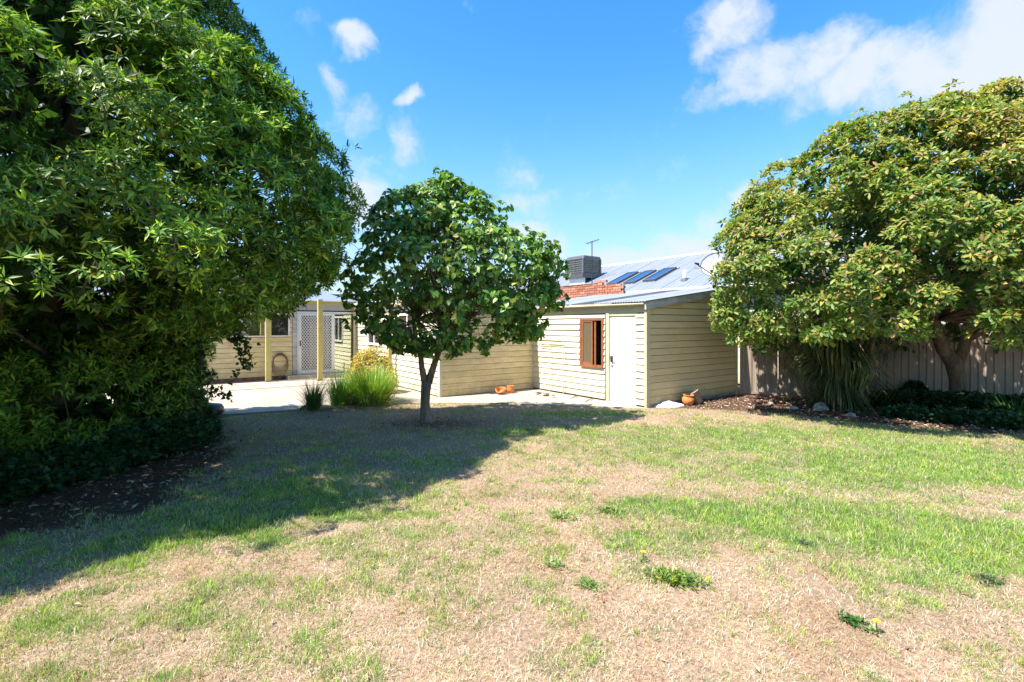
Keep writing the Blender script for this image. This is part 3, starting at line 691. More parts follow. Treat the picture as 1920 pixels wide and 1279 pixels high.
# ------------------------------------------------------------------ steel fence
fd = np.array([.957, -.291]); fd /= np.linalg.norm(fd); F0 = np.array([5.80, 12.40])
fa = math.atan2(fd[1], fd[0])
fence = empty('steel_fence', (F0[0], F0[1], 0), fa); tag(fence, 'beige ribbed steel sheet fence behind the garden bed on the right', 'fence')
s = .02; L = 10.5; nsh = 0
def fsheet(x0, x1, pitch, depth, nm='sheet'):
    b = MB(); pts = []; x = x0
    while x < x1-.001:
        for dx, dy in ((0, 0), (pitch*.40, 0), (pitch*.52, -depth), (pitch*.86, -depth)):
            if x+dx < x1: pts.append((x+dx, dy))
        x += pitch
    pts.append((x1, 0)); n = len(pts)
    b.add([(a, c, .06) for a, c in pts]+[(a, c, 1.76) for a, c in pts], [(k, k+1, k+1+n, k+n) for k in range(n-1)]); return b.build(nm, mat['fence'], fence)
bays = [(.02, .80), (.90, 2.1)]; q = 2.2
while q < L: bays.append((q, q+2.3)); q += 2.38
for k, (a, c) in enumerate(bays):
    xx = a
    while xx < c-.05:
        xe = min(xx+.78, c); fsheet(xx, xe, .145, .022); xx = xe
    box('post', mat['fence'], fence, c, c+.08, -.035, .035, 0, 1.80)
    box('rail', mat['fence'], fence, a, c, -.034, -.024, .04, .095)
    box('rail', mat['fence'], fence, a, c, -.034, .02, 1.762, 1.80)

# ------------------------------------------------------------------ small things
def lathe_thing(name, loc, prof, m, lab, cat, rot=(0, 0, 0), n=24, group=None):
    o = MB().lathe(prof, n).build(name, m, None, True); o.location = loc; o.rotation_euler = rot; tag(o, lab, cat, group); return o
POT = [(0, .0), (.085, .0), (.10, .02), (.128, .07), (.135, .11), (.125, .16), (.10, .185), (.097, .20), (.118, .215), (.120, .228), (.105, .228), (.088, .20), (.11, .15), (.12, .11), (.11, .05), (.08, .02), (0, .018)]
gx, gy = G(1290, 760); lathe_thing('terracotta_pot', (gx, gy, .01), POT, mat['terracotta'], 'round bright orange terracotta pot beside the white sack', 'pot', (.05, .04, 0))
CONE = [(0, 0), (.085, 0), (.12, .24), (.135, .24), (.135, .28), (.118, .28), (.116, .25), (.075, .02), (0, .02)]
gx, gy = G(1305, 759); o = lathe_thing('flower_pot', (gx+.10, gy+.05, .03), CONE, mat['terracotta_pale'], 'faded grey flower pot leaning behind the orange pot', 'pot', (math.radians(-14), math.radians(-30), 0))
JAR = [(0, 0), (.07, 0), (.095, .05), (.10, .11), (.088, .17), (.098, .19), (.085, .19), (.075, .165), (.088, .11), (.08, .04), (0, .02)]
gx, gy = G(957, 737, .02); lathe_thing('terracotta_jar', (gx, gy, .025), JAR, mat['terracotta'], 'upright orange terracotta jar against the cream wall, beside a broken pot', 'pot')
# broken bowl
b = MB(); n = 22; prof = [(0, 0), (.07, 0), (.12, .05), (.14, .10), (.13, .15)]; k0 = 0; vs = []
for (r, z) in prof:
    for j in range(n):
        w = 2*pi*j/n; cut = 1-.55*max(0, cos(w+pi/2+.3))**2 if z > .06 else 1
        vs.append((r*cos(w), r*sin(w), z*cut))
b.add(vs, [(i*n+j, i*n+(j+1) % n, (i+1)*n+(j+1) % n, (i+1)*n+j) for i in range(4) for j in range(n)])
o = b.build('broken_pot', mat['terracotta'], None, True); md = o.modifiers.new('thick', 'SOLIDIFY'); md.thickness = .012
gx, gy = G(939, 739, .02); o.location = (gx, gy, .03); o.rotation_euler = (.1, 0, 0); tag(o, 'broken orange terracotta bowl with its front rim missing, against the cream wall', 'pot')
# sack
import bmesh
bm_ = bmesh.new(); bmesh.ops.create_icosphere(bm_, subdivisions=4, radius=1)
for vv in bm_.verts:
    p = vv.co.copy(); sx = 1-.25*abs(p.x)**3; nn = .022*sin(5*p.x+2)*cos(4*p.y)+.012*sin(11*p.x+7*p.y)
    vv.co = Vector((p.x*.36, (abs(p.y)**.8)*(1 if p.y > 0 else -1)*.20*sx, max(-.0, p.z*.10+nn*1.1*(.5+.5*p.z))+(.0 if p.z > 0 else 0)))
me = bpy.data.meshes.new('white_sack'); bm_.to_mesh(me); bm_.free(); me.materials.append(mat['sack']); me.polygons.foreach_set('use_smooth', [True]*len(me.polygons))
o = link('white_sack', me); gx, gy = G(1254, 763); o.location = (gx, gy+.02, .0); o.rotation_euler = (0, 0, .15); tag(o, 'lumpy white plastic sack lying at the shed corner', 'sack')
def rock(name, px, py, s, lab, cat='rock', m='rock', group=None, seed=0, z=0):
    bm_ = bmesh.new(); bmesh.ops.create_icosphere(bm_, subdivisions=3, radius=1); r = random.Random(seed)
    ph = [r.uniform(0, 6) for _ in range(6)]
    for vv in bm_.verts:
        p = vv.co; f = 1+.16*sin(3*p.x+ph[0])*cos(2.5*p.y+ph[1])+.10*sin(6*p.y+ph[2]+4*p.z)+.05*sin(13*p.x+ph[3])*sin(11*p.z+ph[4])
        vv.co = Vector((p.x*s[0]*f, p.y*s[1]*f, max(-.3, p.z)*s[2]*f))
    me = bpy.data.meshes.new(name); bm_.to_mesh(me); bm_.free(); me.materials.append(mat[m])
    o = link(name, me); gx, gy = G(px, py, z); o.location = (gx, gy+.04, z+.02); o.rotation_euler = (0, 0, r.uniform(-.4, .4)); tag(o, lab, cat, group); return o
rock('rock', 1540, 770, (.17, .12, .14), 'largest pale grey rock in the bed at the foot of the strappy plant', seed=1)
rock('rock', 1447, 759, (.08, .06, .05), 'small pale rock in the mulch near the steel fence', seed=2)
rock('rock', 1489, 768, (.09, .06, .05), 'small grey rock at the mulch edge left of the largest rock', seed=3)
rock('rock', 1598, 782, (.11, .07, .05), 'flat pale rock right of the largest rock under the tree', seed=4)
rock('rock', 1664, 770, (.06, .05, .05), 'small dim rock beside the dark ground cover', seed=5)
rock('log_piece', 572, 771, (.13, .08, .10), 'dark brown block of wood at the patio edge beside the small strappy clump', 'wood block', 'bark', seed=6)
# rubble by the inner corner
for k, (px, py, sz, lab) in enumerate(((1012, 738, (.16, .06, .02), 'long broken paver on the path by the wall corner'), (1022, 741, (.13, .07, .025), 'broken paver slab leaning near the wall corner'), (1037, 745, (.05, .04, .02), 'smallest chip of broken paver near the shed wall'))):
    b = MB().box(-sz[0], sz[0], -sz[1], sz[1], 0, sz[2]*2); o = b.build('broken_paver', mat['concrete_step']); gx, gy = G(px, py, .03); o.location = (gx, gy, .035+.012*k); o.rotation_euler = (.15*(k == 1), .12, .7+.5*k); tag(o, lab, 'paver', 'broken pavers on the path')
# dry stick, and a rod put in as the clothesline leg's shadow
for k, (a, c) in enumerate((((1072, 747), (1082, 743)), ((1098, 753), (1112, 748)))):
    p, q = G(*a, .03), G(*c, .03); o = MB().tube([(p[0], p[1], .035), ((p[0]+q[0])/2+.03, (p[1]+q[1])/2, .06), (q[0], q[1], .04)], .012, 6).build('stick', mat['bark']); tag(o, ('short dark rod drawing the clothesline leg shadow on the path under the rust framed window', 'forked dry stick on the path nearer the white door')[k], 'stick', 'sticks on the path')
# folded clothesline frame close to the wall
cl = empty('clothesline_frame', tuple(np.append(B0+u*-.10+v*3.0, 0)), AU); tag(cl, 'thin bent wire clothesline frame standing close to the shed wall', 'clothesline')
b = MB(); b.tube([(0, .52, 1.38), (0, -.42, 1.38), (0, -.47, 1.34), (0, -.47, .03)], .013, 6); b.build('outer_rod', mat['trim'], cl)
b = MB(); b.tube([(0, .50, 1.28), (0, .12, 1.26), (0, .07, 1.2), (0, .07, .03)], .010, 6); b.build('inner_rod', mat['trim'], cl)
# umbrella stand by the patio
gx, gy = G(386, 780); us = empty('umbrella_stand', (gx, gy, .02)); tag(us, 'black round umbrella base with thin dark pole at the left of the patio', 'umbrella stand')
MB().lathe([(0, 0), (.27, 0), (.31, .05), (.31, .13), (.27, .19), (.12, .22), (.05, .24), (.05, .34), (0, .34)], 28).build('base', mat['black_rubber'], us, True)
MB().tube([(-.10, 0, .2), (-.12, 0, 2.1)], .022, 8).build('pole', mat['dark_steel'], us, True)
# hanging bird dish
p = AT(1875, 646, 8.9); bd_ = empty('hanging_dish', tuple(p)); tag(bd_, 'shallow white dish hanging from the right tree in front of the fence', 'bird feeder')
MB().lathe([(0, -.05), (.10, -.045), (.19, -.01), (.215, .01), (.205, .018), (.17, 0), (0, -.03)], 24).build('dish', mat['white'], bd_, True)
MB().lathe([(.218, .0), (.222, .022), (.21, .026), (.206, .012)], 24).build('rim', mat['dark_steel'], bd_, True)
b = MB()
for k in range(3): w = 2*pi*k/3+.4; b.tube([(.2*cos(w), .2*sin(w), .02), (0, 0, .5)], .004, 4)
b.tube([(0, 0, .5), (0, 0, 1.0)], .005, 4); b.build('wire', mat['white_metal'], bd_)

# ------------------------------------------------------------------ foliage machinery
LANCE = (np.array([[0, 0, 0], [.38, .15, .035], [.38, -.15, .035], [.45, 0, 0], [1, 0, -.10]]), np.array([[0, 3, 1], [0, 2, 3], [3, 4, 1], [3, 2, 4]]))
OBOV = (np.array([[0, 0, 0], [.35, .15, .03], [.72, .17, .03], [.35, -.15, .03], [.72, -.17, .03], [.55, 0, -.02], [1, 0, -.12]]), np.array([[0, 5, 1], [1, 5, 2], [5, 6, 2], [0, 3, 5], [3, 4, 5], [5, 4, 6]]))
HEART = (np.array([[.06, 0, 0], [0, .16, .03], [.20, .36, .05], [.58, .30, .02], [1, 0, -.12], [.58, -.30, .02], [.20, -.36, .05], [0, -.16, .03], [.5, 0, -.03]]),
         np.array([[0, 8, 1], [1, 8, 2], [2, 8, 3], [3, 8, 4], [8, 5, 4], [8, 6, 5], [8, 7, 6], [8, 0, 7]]))
IVY = (np.array([[0, 0, 0], [.2, .42, .02], [.55, .25, .04], [1, 0, -.05], [.55, -.25, .04], [.2, -.42, .02], [.4, 0, -.02]]), np.array([[0, 6, 1], [1, 6, 2], [2, 6, 3], [6, 4, 3], [6, 5, 4], [6, 0, 5]]))

def leaf_frames(pos, axis, k, spread=(50, 95), jit=.25, droop=0.0):
    n = len(pos); rr = rng
    a = nrm(np.cross(axis, np.array([.31, .2, .93]))); b = np.cross(axis, a)
    az = (np.arange(k)*2.399)[None]+rr.random((n, 1))*6.28+rr.normal(0, .25, (n, k))
    th = np.radians(rr.uniform(spread[0], spread[1], (n, k)))
    D = (np.cos(th)[..., None]*axis[:, None]+np.sin(th)[..., None]*(np.cos(az)[..., None]*a[:, None]+np.sin(az)[..., None]*b[:, None]))
    D = D+rr.normal(0, jit, D.shape)*.6; D[..., 2] -= droop; D = nrm(D)
    Nn = axis[:, None]+rr.normal(0, jit, D.shape)+np.array([0, 0, .25]); Nn = nrm(Nn-(Nn*D).sum(-1, keepdims=True)*D)
    P = pos[:, None]+D*.01
    return P.reshape(-1, 3), D.reshape(-1, 3), Nn.reshape(-1, 3)
def leaf_mesh(name, shape, P, D, Nn, L, colr, m, width=1.0):
    Vb, Fb = shape; Sd = np.cross(Nn, D); q = len(Vb)
    V = P[:, None]+L[:, None, None]*(Vb[None, :, 0:1]*D[:, None]+width*Vb[None, :, 1:2]*Sd[:, None]+Vb[None, :, 2:3]*Nn[:, None])
    F = (np.arange(len(P))*q)[:, None, None]+Fb[None]
    return np_mesh(name, V.reshape(-1, 3), F.reshape(-1, 3), m, np.repeat(colr, q, 0))
def project(P): return 960+910*P[:, 0]/P[:, 1], 608-910*(P[:, 2]-H)/P[:, 1]
def single_leaves(parent, shape, P, D, Nn, L, colr, m, width=1.0, count=290, minpx=8, org=(0, 0, 0)):
    """individual leaf objects for the leaves that show largest; returns the mask of the rest"""
    x, y = project(P); ok = (P[:, 1] > 1) & (x > 0) & (x < 1920) & (y > 0) & (y < 1279)
    cell = (np.clip(x, 0, 1919)//12).astype(int)*200+(np.clip(y, 0, 1278)//12).astype(int)
    dist = np.linalg.norm(P-np.array([0, 0, H]), axis=1); idx = np.where(ok)[0]
    order = idx[np.argsort(dist[idx])]; _, first = np.unique(cell[order], return_index=True); front = order[first]
    facing = np.abs((Nn[front]*nrm(P[front]-np.array([0, 0, H]))).sum(1))
    sc = L[front]/dist[front]*(.4+facing)*rng.uniform(.7, 1.3, len(front)); pick = front[np.argsort(-sc)[:count]]
    lm = []
    cc = colr[pick]; lum = cc.sum(1); groups = np.array_split(pick[np.argsort(lum)], 6)
    Vb, Fb = shape
    for gi, gidx in enumerate(groups):
        c = colr[gidx].mean(0); Vl = Vb.copy(); Vl[:, 1] *= width
        me = np_mesh('leaf', Vl, Fb, m, np.repeat(c[None], len(Vb), 0))
        for i_ in gidx:
            o = bpy.data.objects.new('leaf', me); COL.objects.link(o); o.parent = parent
            d, n_ = D[i_], Nn[i_]; s_ = np.cross(n_, d); l = L[i_]; p = P[i_]-np.array(org)
            o.matrix_local = Matrix(((d[0]*l, s_[0]*l, n_[0]*l, p[0]), (d[1]*l, s_[1]*l, n_[1]*l, p[1]), (d[2]*l, s_[2]*l, n_[2]*l, p[2]), (0, 0, 0, 1)))
    mask = np.ones(len(P), bool); mask[pick] = False; return mask

def clumps_table(n, tab, cy, rc=(.25, .5), inner=.22, rough=.10, seed=0, ins=.75):
    """tab rows (z, xleft, xright, ry). returns centres, radii, outward"""
    r = np.random.default_rng(seed); T = np.array(tab); T = T[np.argsort(T[:, 0])]
    z = []; 
    zz = np.linspace(T[0, 0], T[-1, 0], 200); wgt = np.interp(zz, T[:, 0], (T[:, 2]-T[:, 1])/2+T[:, 3]); wgt = wgt/wgt.sum()
    z = r.choice(zz, n, p=wgt)+r.uniform(-.1, .1, n)
    xl = np.interp(z, T[:, 0], T[:, 1]); xr = np.interp(z, T[:, 0], T[:, 2]); ry = np.interp(z, T[:, 0], T[:, 3])
    phi = r.uniform(0, 2*pi, n); R = r.uniform(*rc, n)
    inn = r.random(n) < inner; nz_ = r.normal(0, rough, n)
    hx = np.maximum((xr-xl)/2-R*ins, .05); hy = np.maximum(ry-R*ins, .05)
    rho = np.where(inn, r.uniform(.2, .8, n), 1+nz_/np.maximum(hx, .5))
    cyz = np.interp(z, T[:, 0], T[:, 4]) if T.shape[1] > 4 else cy
    c = np.stack([(xl+xr)/2+hx*rho*np.cos(phi), cyz+hy*rho*np.sin(phi), z], 1)
    zc = (T[0, 0]+T[-1, 0])/2; hz_ = (T[-1, 0]-T[0, 0])/2
    dz = np.interp(z+.25, T[:, 0], T[:, 2]-T[:, 1])-np.interp(z-.25, T[:, 0], T[:, 2]-T[:, 1])
    o = nrm(np.stack([np.cos(phi)/np.maximum(hx, .3), np.sin(phi)/np.maximum(hy, .3), -dz/np.maximum(hx, .3)], 1)*1.0)
    return c, R, o
def rosettes(c, R, o, per_area, flat=.75, up=.5, outb=.9, seed=0):
    r = np.random.default_rng(seed); n = np.maximum(3, (per_area*4*pi*R**2*.55)).astype(int); idx = np.repeat(np.arange(len(c)), n)
    d = nrm(r.normal(0, 1, (len(idx), 3))+outb*o[idx]+np.array([0, 0, up])); rad = r.uniform(.5, 1.0, len(idx))**.5
    pos = c[idx]+d*(R[idx]*rad)[:, None]*np.array([1, 1, flat]); ax = nrm(d+o[idx]*.35+np.array([0, 0, .45])+r.normal(0, .3, d.shape))
    return pos, ax, idx
def pal(n, cols, w, idx=None, var=.18, seed=0):
    r = np.random.default_rng(seed); cols = np.array(cols); k = r.choice(len(cols), n, p=np.array(w)/sum(w)); c = cols[k]*r.uniform(1-var, 1+var, (n, 1)); return c
def branches(name, root, targets, r0, mtl, parent, org, seed=0, n=5, sag=.1):
    r = np.random.default_rng(seed); b = MB()
    for t in targets:
        a = np.array(root[r.integers(len(root))]); m1 = a*.5+t*.5+r.normal(0, .12, 3); m1[2] -= sag*np.linalg.norm(t-a)*.3
        m0 = a*.8+t*.2+r.normal(0, .06, 3)
        b.tube([a-org, m0-org, m1-org, t-org], [r0, r0*.75, r0*.45, r0*.15], n, False)
    o = b.build(name, mtl, parent, True); o['kind'] = 'stuff'; return o

# ------------------------------------------------------------------ big left tree
CX, CY = -6.3, 6.6
org = np.array([CX, CY, 0])
tree1 = empty('evergreen_tree', tuple(org)); tag(tree1, 'huge dense dark evergreen tree with narrow leaves filling the left of the garden', 'tree')
MB().tube([(0, 0, -.1), (.1, 0, .8), (-.05, .1, 1.8), (.1, .05, 3.2), (0, 0, 5.0), (.1, 0, 7.0)], [.34, .27, .24, .19, .12, .04], 14).build('trunk', mat['bark_grey'], tree1, True)
for k, (ex, ey, ez) in enumerate(((3.2, .3, 3.2), (2.4, -2.4, 3.4), (.4, -3.2, 3.6), (-2.4, -1.8, 3.8), (1.5, 2.2, 4.2), (2.0, -.8, 5.4), (.5, -1.6, 6.0), (-1.2, 1.2, 6.2))):
    ex *= .68; ey *= .68
    MB().tube([(0, 0, 1.2+.45*k), (ex*.25, ey*.25, 1.6+.5*k), (ex*.6, ey*.6, (1.2+.45*k+ez)/2+.3), (ex, ey, ez)], [.15, .12, .08, .02], 8).build('limb', mat['bark_grey'], tree1, True)
tab = []
for z, r, x_, y_ in ((.1, 1.85, -6.7, 7.0), (.8, 1.8, -6.7, 7.0), (1.5, 1.75, -6.7, 7.0), (1.9, 2.3, -6.35, 6.7), (2.2, 3.2, -6.05, 6.3), (2.7, 3.6, -6, 6.2), (3.0, 3.7, -6, 6.2), (3.6, 3.7, -6, 6.2), (4.2, 3.45, -6, 6.2), (4.8, 2.92, -6, 6.2), (5.35, 2.55, -6, 6.2),
                     (6.0, 2.1, -6, 6.2), (6.7, 1.9, -6, 6.2), (8.0, 1.9, -6, 6.2), (9.0, 1.6, -6, 6.3), (9.9, .9, -6, 6.4), (10.3, .3, -6, 6.4)):
    tab.append((z, x_-r, x_+r, r*.87 if z > 2 else r, y_))
c, R, o_ = clumps_table(820, tab, CY, (.24, .58), .12, .13, seed=11)
px_, py_ = 960+910*c[:, 0]/c[:, 1], 608-910*(c[:, 2]-R*.75-H)/c[:, 1]
low = (px_ > 395) & (py_ > 600) | ((px_ > 600) & (py_ > 560)); c, R, o_ = c[~low], R[~low], o_[~low]
# stray shoots
def shoots(c, R, o_, n, seed, out=(.10, .30), r=(.07, .13)):
    q = np.random.default_rng(seed); i_ = q.choice(len(c), n); cs = c[i_]+o_[i_]*(R[i_]*.8+q.uniform(*out, n))[:, None]+q.normal(0, .05, (n, 3)); cs[:, 2] += .08
    return np.concatenate([c, cs]), np.concatenate([R, q.uniform(*r, n)]), np.concatenate([o_, nrm(o_[i_]+[0, 0, .6])])
c, R, o_ = shoots(c, R, o_, 260, 5, (-.02, .10))
# forward lobe beyond the left edge of the picture
tab2 = [(.1, -7.5, -4.5, 1.4), (1.0, -7.8, -4.35, 1.6), (2.0, -7.8, -4.4, 1.6), (2.8, -7.4, -4.7, 1.2), (3.2, -6.6, -5.2, .5)]
c2, R2, o2 = clumps_table(120, tab2, 3.3, (.3, .6), .15, .12, seed=12)
# low sprays that stick out into the sun
ex = [(60, 512, 3.35, .20), (180, 488, 3.6, .18), (232, 500, 3.7, .15), (330, 448, 3.95, .20), (375, 446, 4.05, .16), (425, 235, 5.2, .3), (30, 285, 4.6, .35), (60, 120, 5.0, .4), (300, 210, 5.6, .4), (240, 300, 5.3, .4), (380, 250, 6.0, .35)]
c3 = np.array([AT(a, b_, d) for a, b_, d, _ in ex]); R3 = np.array([e[3] for e in ex]); o3 = nrm(c3-np.array([CX, CY, 3.0]))
for q_ in c3[:5]: MB().tube([tuple(q_-org+np.array([-1.3, 1.8, .25])), tuple(q_-org+np.array([-.9, 1.1, .05])), tuple(q_-org+np.array([-.5, .6, -.06])), tuple(q_-org+np.array([-.2, .25, -.08])), tuple(q_-org)], [.016, .012, .009, .006, .004], 6).build('twig_branch', mat['bark_grey'], tree1, True)
c = np.concatenate([c, c2, c3]); R = np.concatenate([R, R2, R3]); o_ = np.concatenate([o_, o2, o3])
tocam = nrm(np.array([0, 0, H])-c); face = (o_*tocam).sum(1)
front = face > -.5
pos, ax, idx = rosettes(c[front], R[front], o_[front], 56, seed=1)
zlow = pos[:, 2] > .08; pos, ax, idx = pos[zlow], ax[zlow], idx[zlow]
isx = idx >= len(c[front])-len(c3)
P, D, Nn = leaf_frames(pos, ax, 8, (40, 88), .22, .10)
n = len(P); L_ = rng.uniform(.065, .13, n)*np.where(isx.repeat(8), .8, 1)*np.where(rng.random(n) < .15, .6, 1)
cl_t = np.random.default_rng(5).uniform(.6, 1.35, len(c))[idx].repeat(8)
colr = pal(n, [(.055, .14, .022), (.12, .25, .03), (.25, .41, .045), (.43, .55, .065), (.20, .15, .05)], [24, 30, 28, 16, 2], seed=2)*cl_t[:, None]
mask = single_leaves(tree1, LANCE, P, D, Nn, L_, colr, mat['leaf_gloss'], .85, 290, org=org)
o = link('crown', leaf_mesh('crown', LANCE, P[mask]-org, D[mask], Nn[mask], L_[mask], colr[mask], mat['leaf_gloss'], .85), tree1); o['kind'] = 'stuff'
print('big tree leaves', n)
pos, ax, idx = rosettes(c[~front], R[~front], o_[~front], 12, seed=3)
P, D, Nn = leaf_frames(pos, ax, 6, (40, 90), .25, .1); n = len(P)
# inner filling, leaves darkened for the shade inside the crown
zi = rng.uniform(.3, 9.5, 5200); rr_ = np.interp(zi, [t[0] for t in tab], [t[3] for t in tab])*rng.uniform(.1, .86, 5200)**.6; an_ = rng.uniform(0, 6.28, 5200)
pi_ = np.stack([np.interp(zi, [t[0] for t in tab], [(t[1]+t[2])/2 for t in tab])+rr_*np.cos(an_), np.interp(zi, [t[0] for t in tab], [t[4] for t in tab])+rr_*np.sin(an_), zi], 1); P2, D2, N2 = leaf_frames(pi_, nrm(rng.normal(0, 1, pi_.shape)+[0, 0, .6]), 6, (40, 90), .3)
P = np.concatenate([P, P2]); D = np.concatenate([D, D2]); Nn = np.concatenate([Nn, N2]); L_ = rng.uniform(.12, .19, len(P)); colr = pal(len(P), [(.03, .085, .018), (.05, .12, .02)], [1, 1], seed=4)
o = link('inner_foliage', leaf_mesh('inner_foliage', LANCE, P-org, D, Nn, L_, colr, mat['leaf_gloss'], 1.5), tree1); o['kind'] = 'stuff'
sel = rng.choice(len(c), 330, replace=False)
branches('twigs', [(CX, CY, z) for z in np.linspace(1.2, 7, 9)], c[sel], .035, mat['bark_grey'], tree1, org, 1)

# ------------------------------------------------------------------ small tree in the lawn
TX, TY = G(800, 791); org = np.array([TX, TY, 0]); k = TY/910
tree2 = empty('heart_leaved_tree', tuple(org)); tag(tree2, 'small round tree with heart shaped leaves and forked trunk standing in the lawn', 'tree')
def t2(px, py, dy=0): return np.array([(px-960)*k, TY+dy, H+(608-py)*k])-org
MB().tube([(.0, 0, -.05), (.0, 0, .0), (-.02, 0, .10), t2(797, 757), t2(798, 735), t2(800, 715)], [.17, .125, .10, .086, .088, .10], 14).build('trunk', mat['bark'], tree2, True)
MB().tube([t2(797, 718), t2(791, 690), t2(788, 660), t2(775, 630, -.1), t2(745, 590, -.3), t2(715, 540, -.3)], [.07, .053, .048, .04, .03, .012], 10).build('limb', mat['bark'], tree2, True)
MB().tube([t2(803, 718), t2(812, 690), t2(822, 660), t2(835, 630, .1), t2(850, 570, .1), t2(850, 470, 0), t2(845, 390, 0)], [.075, .06, .056, .045, .038, .03, .01], 10).build('limb', mat['bark'], tree2, True)
for pts in ([t2(826, 650), t2(860, 615, -.2), t2(910, 580, -.5), t2(980, 540, -.6)], [t2(840, 620), t2(880, 590, .3), t2(960, 560, .6), t2(1020, 530, .4)], [t2(780, 635), t2(760, 560, .5), t2(740, 480, .4), t2(735, 420, .3)],
            [t2(850, 560), t2(900, 500, -.3), t2(920, 430, -.2)], [t2(848, 590, .1), t2(830, 540, -.6), t2(800, 480, -.8)], [t2(770, 620), t2(720, 600, .3), t2(690, 570, .5)]):
    MB().tube(pts, [.04, .03, .02, .007][:len(pts)] if len(pts) == 4 else [.04, .025, .008], 8).build('limb', mat['bark'], tree2, True)
tabp = [(650, 765, 860, .6), (635, 710, 960, 1.0), (605, 668, 1025, 1.35), (560, 657, 1048, 1.55), (520, 657, 1058, 1.6), (480, 668, 1045, 1.55), (450, 678, 985, 1.3), (430, 685, 950, 1.2), (400, 705, 935, 1.05), (370, 740, 900, .8), (352, 770, 880, .55), (338, 800, 860, .3)]
tab = [(H+(608-y)*k, (a-960)*k, (b_-960)*k, r*.88) for y, a, b_, r in tabp]
c, R, o_ = clumps_table(400, tab, TY-.05, (.12, .30), .33, .10, seed=21, ins=1.2)
# ragged bumps of the outline
ex = [(806, 340, .09), (812, 352, .12), (806, 366, .14), (868, 350, .10), (880, 362, .13), (740, 358, .1), (712, 385, .12), (950, 392, .12), (932, 385, .1), (1005, 447, .12), (1056, 492, .12), (1060, 515, .1), (662, 455, .13), (655, 545, .12), (972, 632, .12), (848, 655, .08), (908, 655, .08), (870, 345, .12), (905, 375, .16), (935, 410, .18), (745, 362, .16), (700, 405, .16), (985, 445, .2), (1030, 470, .2), (1048, 500, .18), (1040, 560, .2), (1010, 600, .18), (975, 625, .16), (915, 630, .14), (840, 642, .13), (905, 645, .10), (765, 640, .15), (720, 630, .17), (680, 600, .2), (662, 560, .2)]
c3 = np.array([np.array([(a-960)*k, TY+rng.uniform(-.4, .3), H+(608-b_)*k]) for a, b_, r in ex]); R3 = np.array([e[2] for e in ex]); o3 = nrm(c3-np.array([(855-960)*k, TY, 2.9]))
c = np.concatenate([c, c3]); R = np.concatenate([R, R3]); o_ = np.concatenate([o_, o3])
# leave some gaps where the wall shows through
px_, py_ = 960+910*c[:, 0]/c[:, 1], 608-910*(c[:, 2]-H)/c[:, 1]
gap = ((np.abs(px_-905) < 18) & (np.abs(py_-600) < 22)) | ((np.abs(px_-815) < 22) & (np.abs(py_-612) < 16)); c, R, o_ = c[~gap], R[~gap], o_[~gap]
pos, ax, idx = rosettes(c, R, o_, 31, .9, .35, .8, seed=5)
P, D, Nn = leaf_frames(pos, ax, 4, (50, 110), .35, .75); n = len(P); L_ = rng.uniform(.075, .135, n)
colr = pal(n, [(.055, .14, .022), (.11, .24, .03), (.24, .38, .05), (.40, .38, .10)], [32, 34, 26, 8], seed=6)
mask = single_leaves(tree2, HEART, P, D, Nn, L_, colr, mat['leaf'], .95, 290, org=org)
o = link('crown', leaf_mesh('crown', HEART, P[mask]-org, D[mask], Nn[mask], L_[mask], colr[mask], mat['leaf'], .95), tree2); o['kind'] = 'stuff'
print('small tree leaves', n)
branches('twigs', [org+t2(830, 620), org+t2(850, 500), org+t2(780, 600), org+t2(845, 430), org+t2(900, 560)], c[::2], .016, mat['bark'], tree2, org, 2)

# ------------------------------------------------------------------ right tree
RX, RY = 9.35, 10.15; org = np.array([RX, RY, 0]); dR = 9.6; k = dR/910
tree3 = empty('broadleaf_tree', tuple(org)); tag(tree3, 'wide spreading broadleaf tree with bronze tinted new leaves standing in front of the steel fence', 'tree')
def t3(px, py, d): return AT(px, py, d)-org
MB().tube([t3(1800, 775, 10.15), t3(1799, 745, 10.15), t3(1796, 710, 10.15), t3(1789, 680, 10.1), t3(1768, 655, 10.0), t3(1752, 610, 9.9), t3(1735, 540, 9.8), t3(1700, 440, 9.7)], [.22, .165, .145, .155, .115, .10, .08, .03], 14).build('trunk', mat['bark_grey'], tree3, True)
MB().tube([t3(1790, 690, 10.1), t3(1806, 655, 10.1), t3(1815, 620, 10.0), t3(1818, 570, 10.0), t3(1830, 470, 9.8)], [.13, .10, .09, .07, .03], 10).build('limb', mat['bark_grey'], tree3, True)
MB().tube([t3(1806, 640, 10.1), t3(1835, 625, 10.0), t3(1860, 605, 9.9), t3(1920, 575, 9.7)], [.08, .07, .06, .03], 10).build('limb', mat['bark_grey'], tree3, True)
for pts in ([t3(1770, 640, 10), t3(1730, 615, 9.9), t3(1640, 570, 9.7), t3(1500, 520, 9.6)], [t3(1745, 560, 9.8), t3(1600, 500, 9.7), t3(1450, 470, 9.6)], [t3(1745, 620, 9.9), t3(1700, 560, 8.9), t3(1650, 540, 8.2)], [t3(1575, 770, 10.6), t3(1570, 700, 10.5), t3(1560, 600, 10.2), t3(1540, 480, 9.8)]):
    MB().tube(pts, np.linspace(.09, .02, len(pts)).tolist(), 8).build('limb', mat['bark_grey'], tree3, True)
XR = (2380-960)*k
tabp = [(650, 1395, 2250, 1.6), (620, 1352, 2320, 2.7), (580, 1338, 2360, 3.0), (520, 1330, 2380, 3.2), (470, 1332, 2380, 3.1), (430, 1372, 2380, 2.9), (400, 1392, 2360, 2.7), (340, 1450, 2330, 2.3), (290, 1508, 2290, 2.1), (250, 1590, 2230, 1.7), (225, 1638, 2150, 1.3), (208, 1730, 2050, .8), (198, 1850, 1960, .3)]
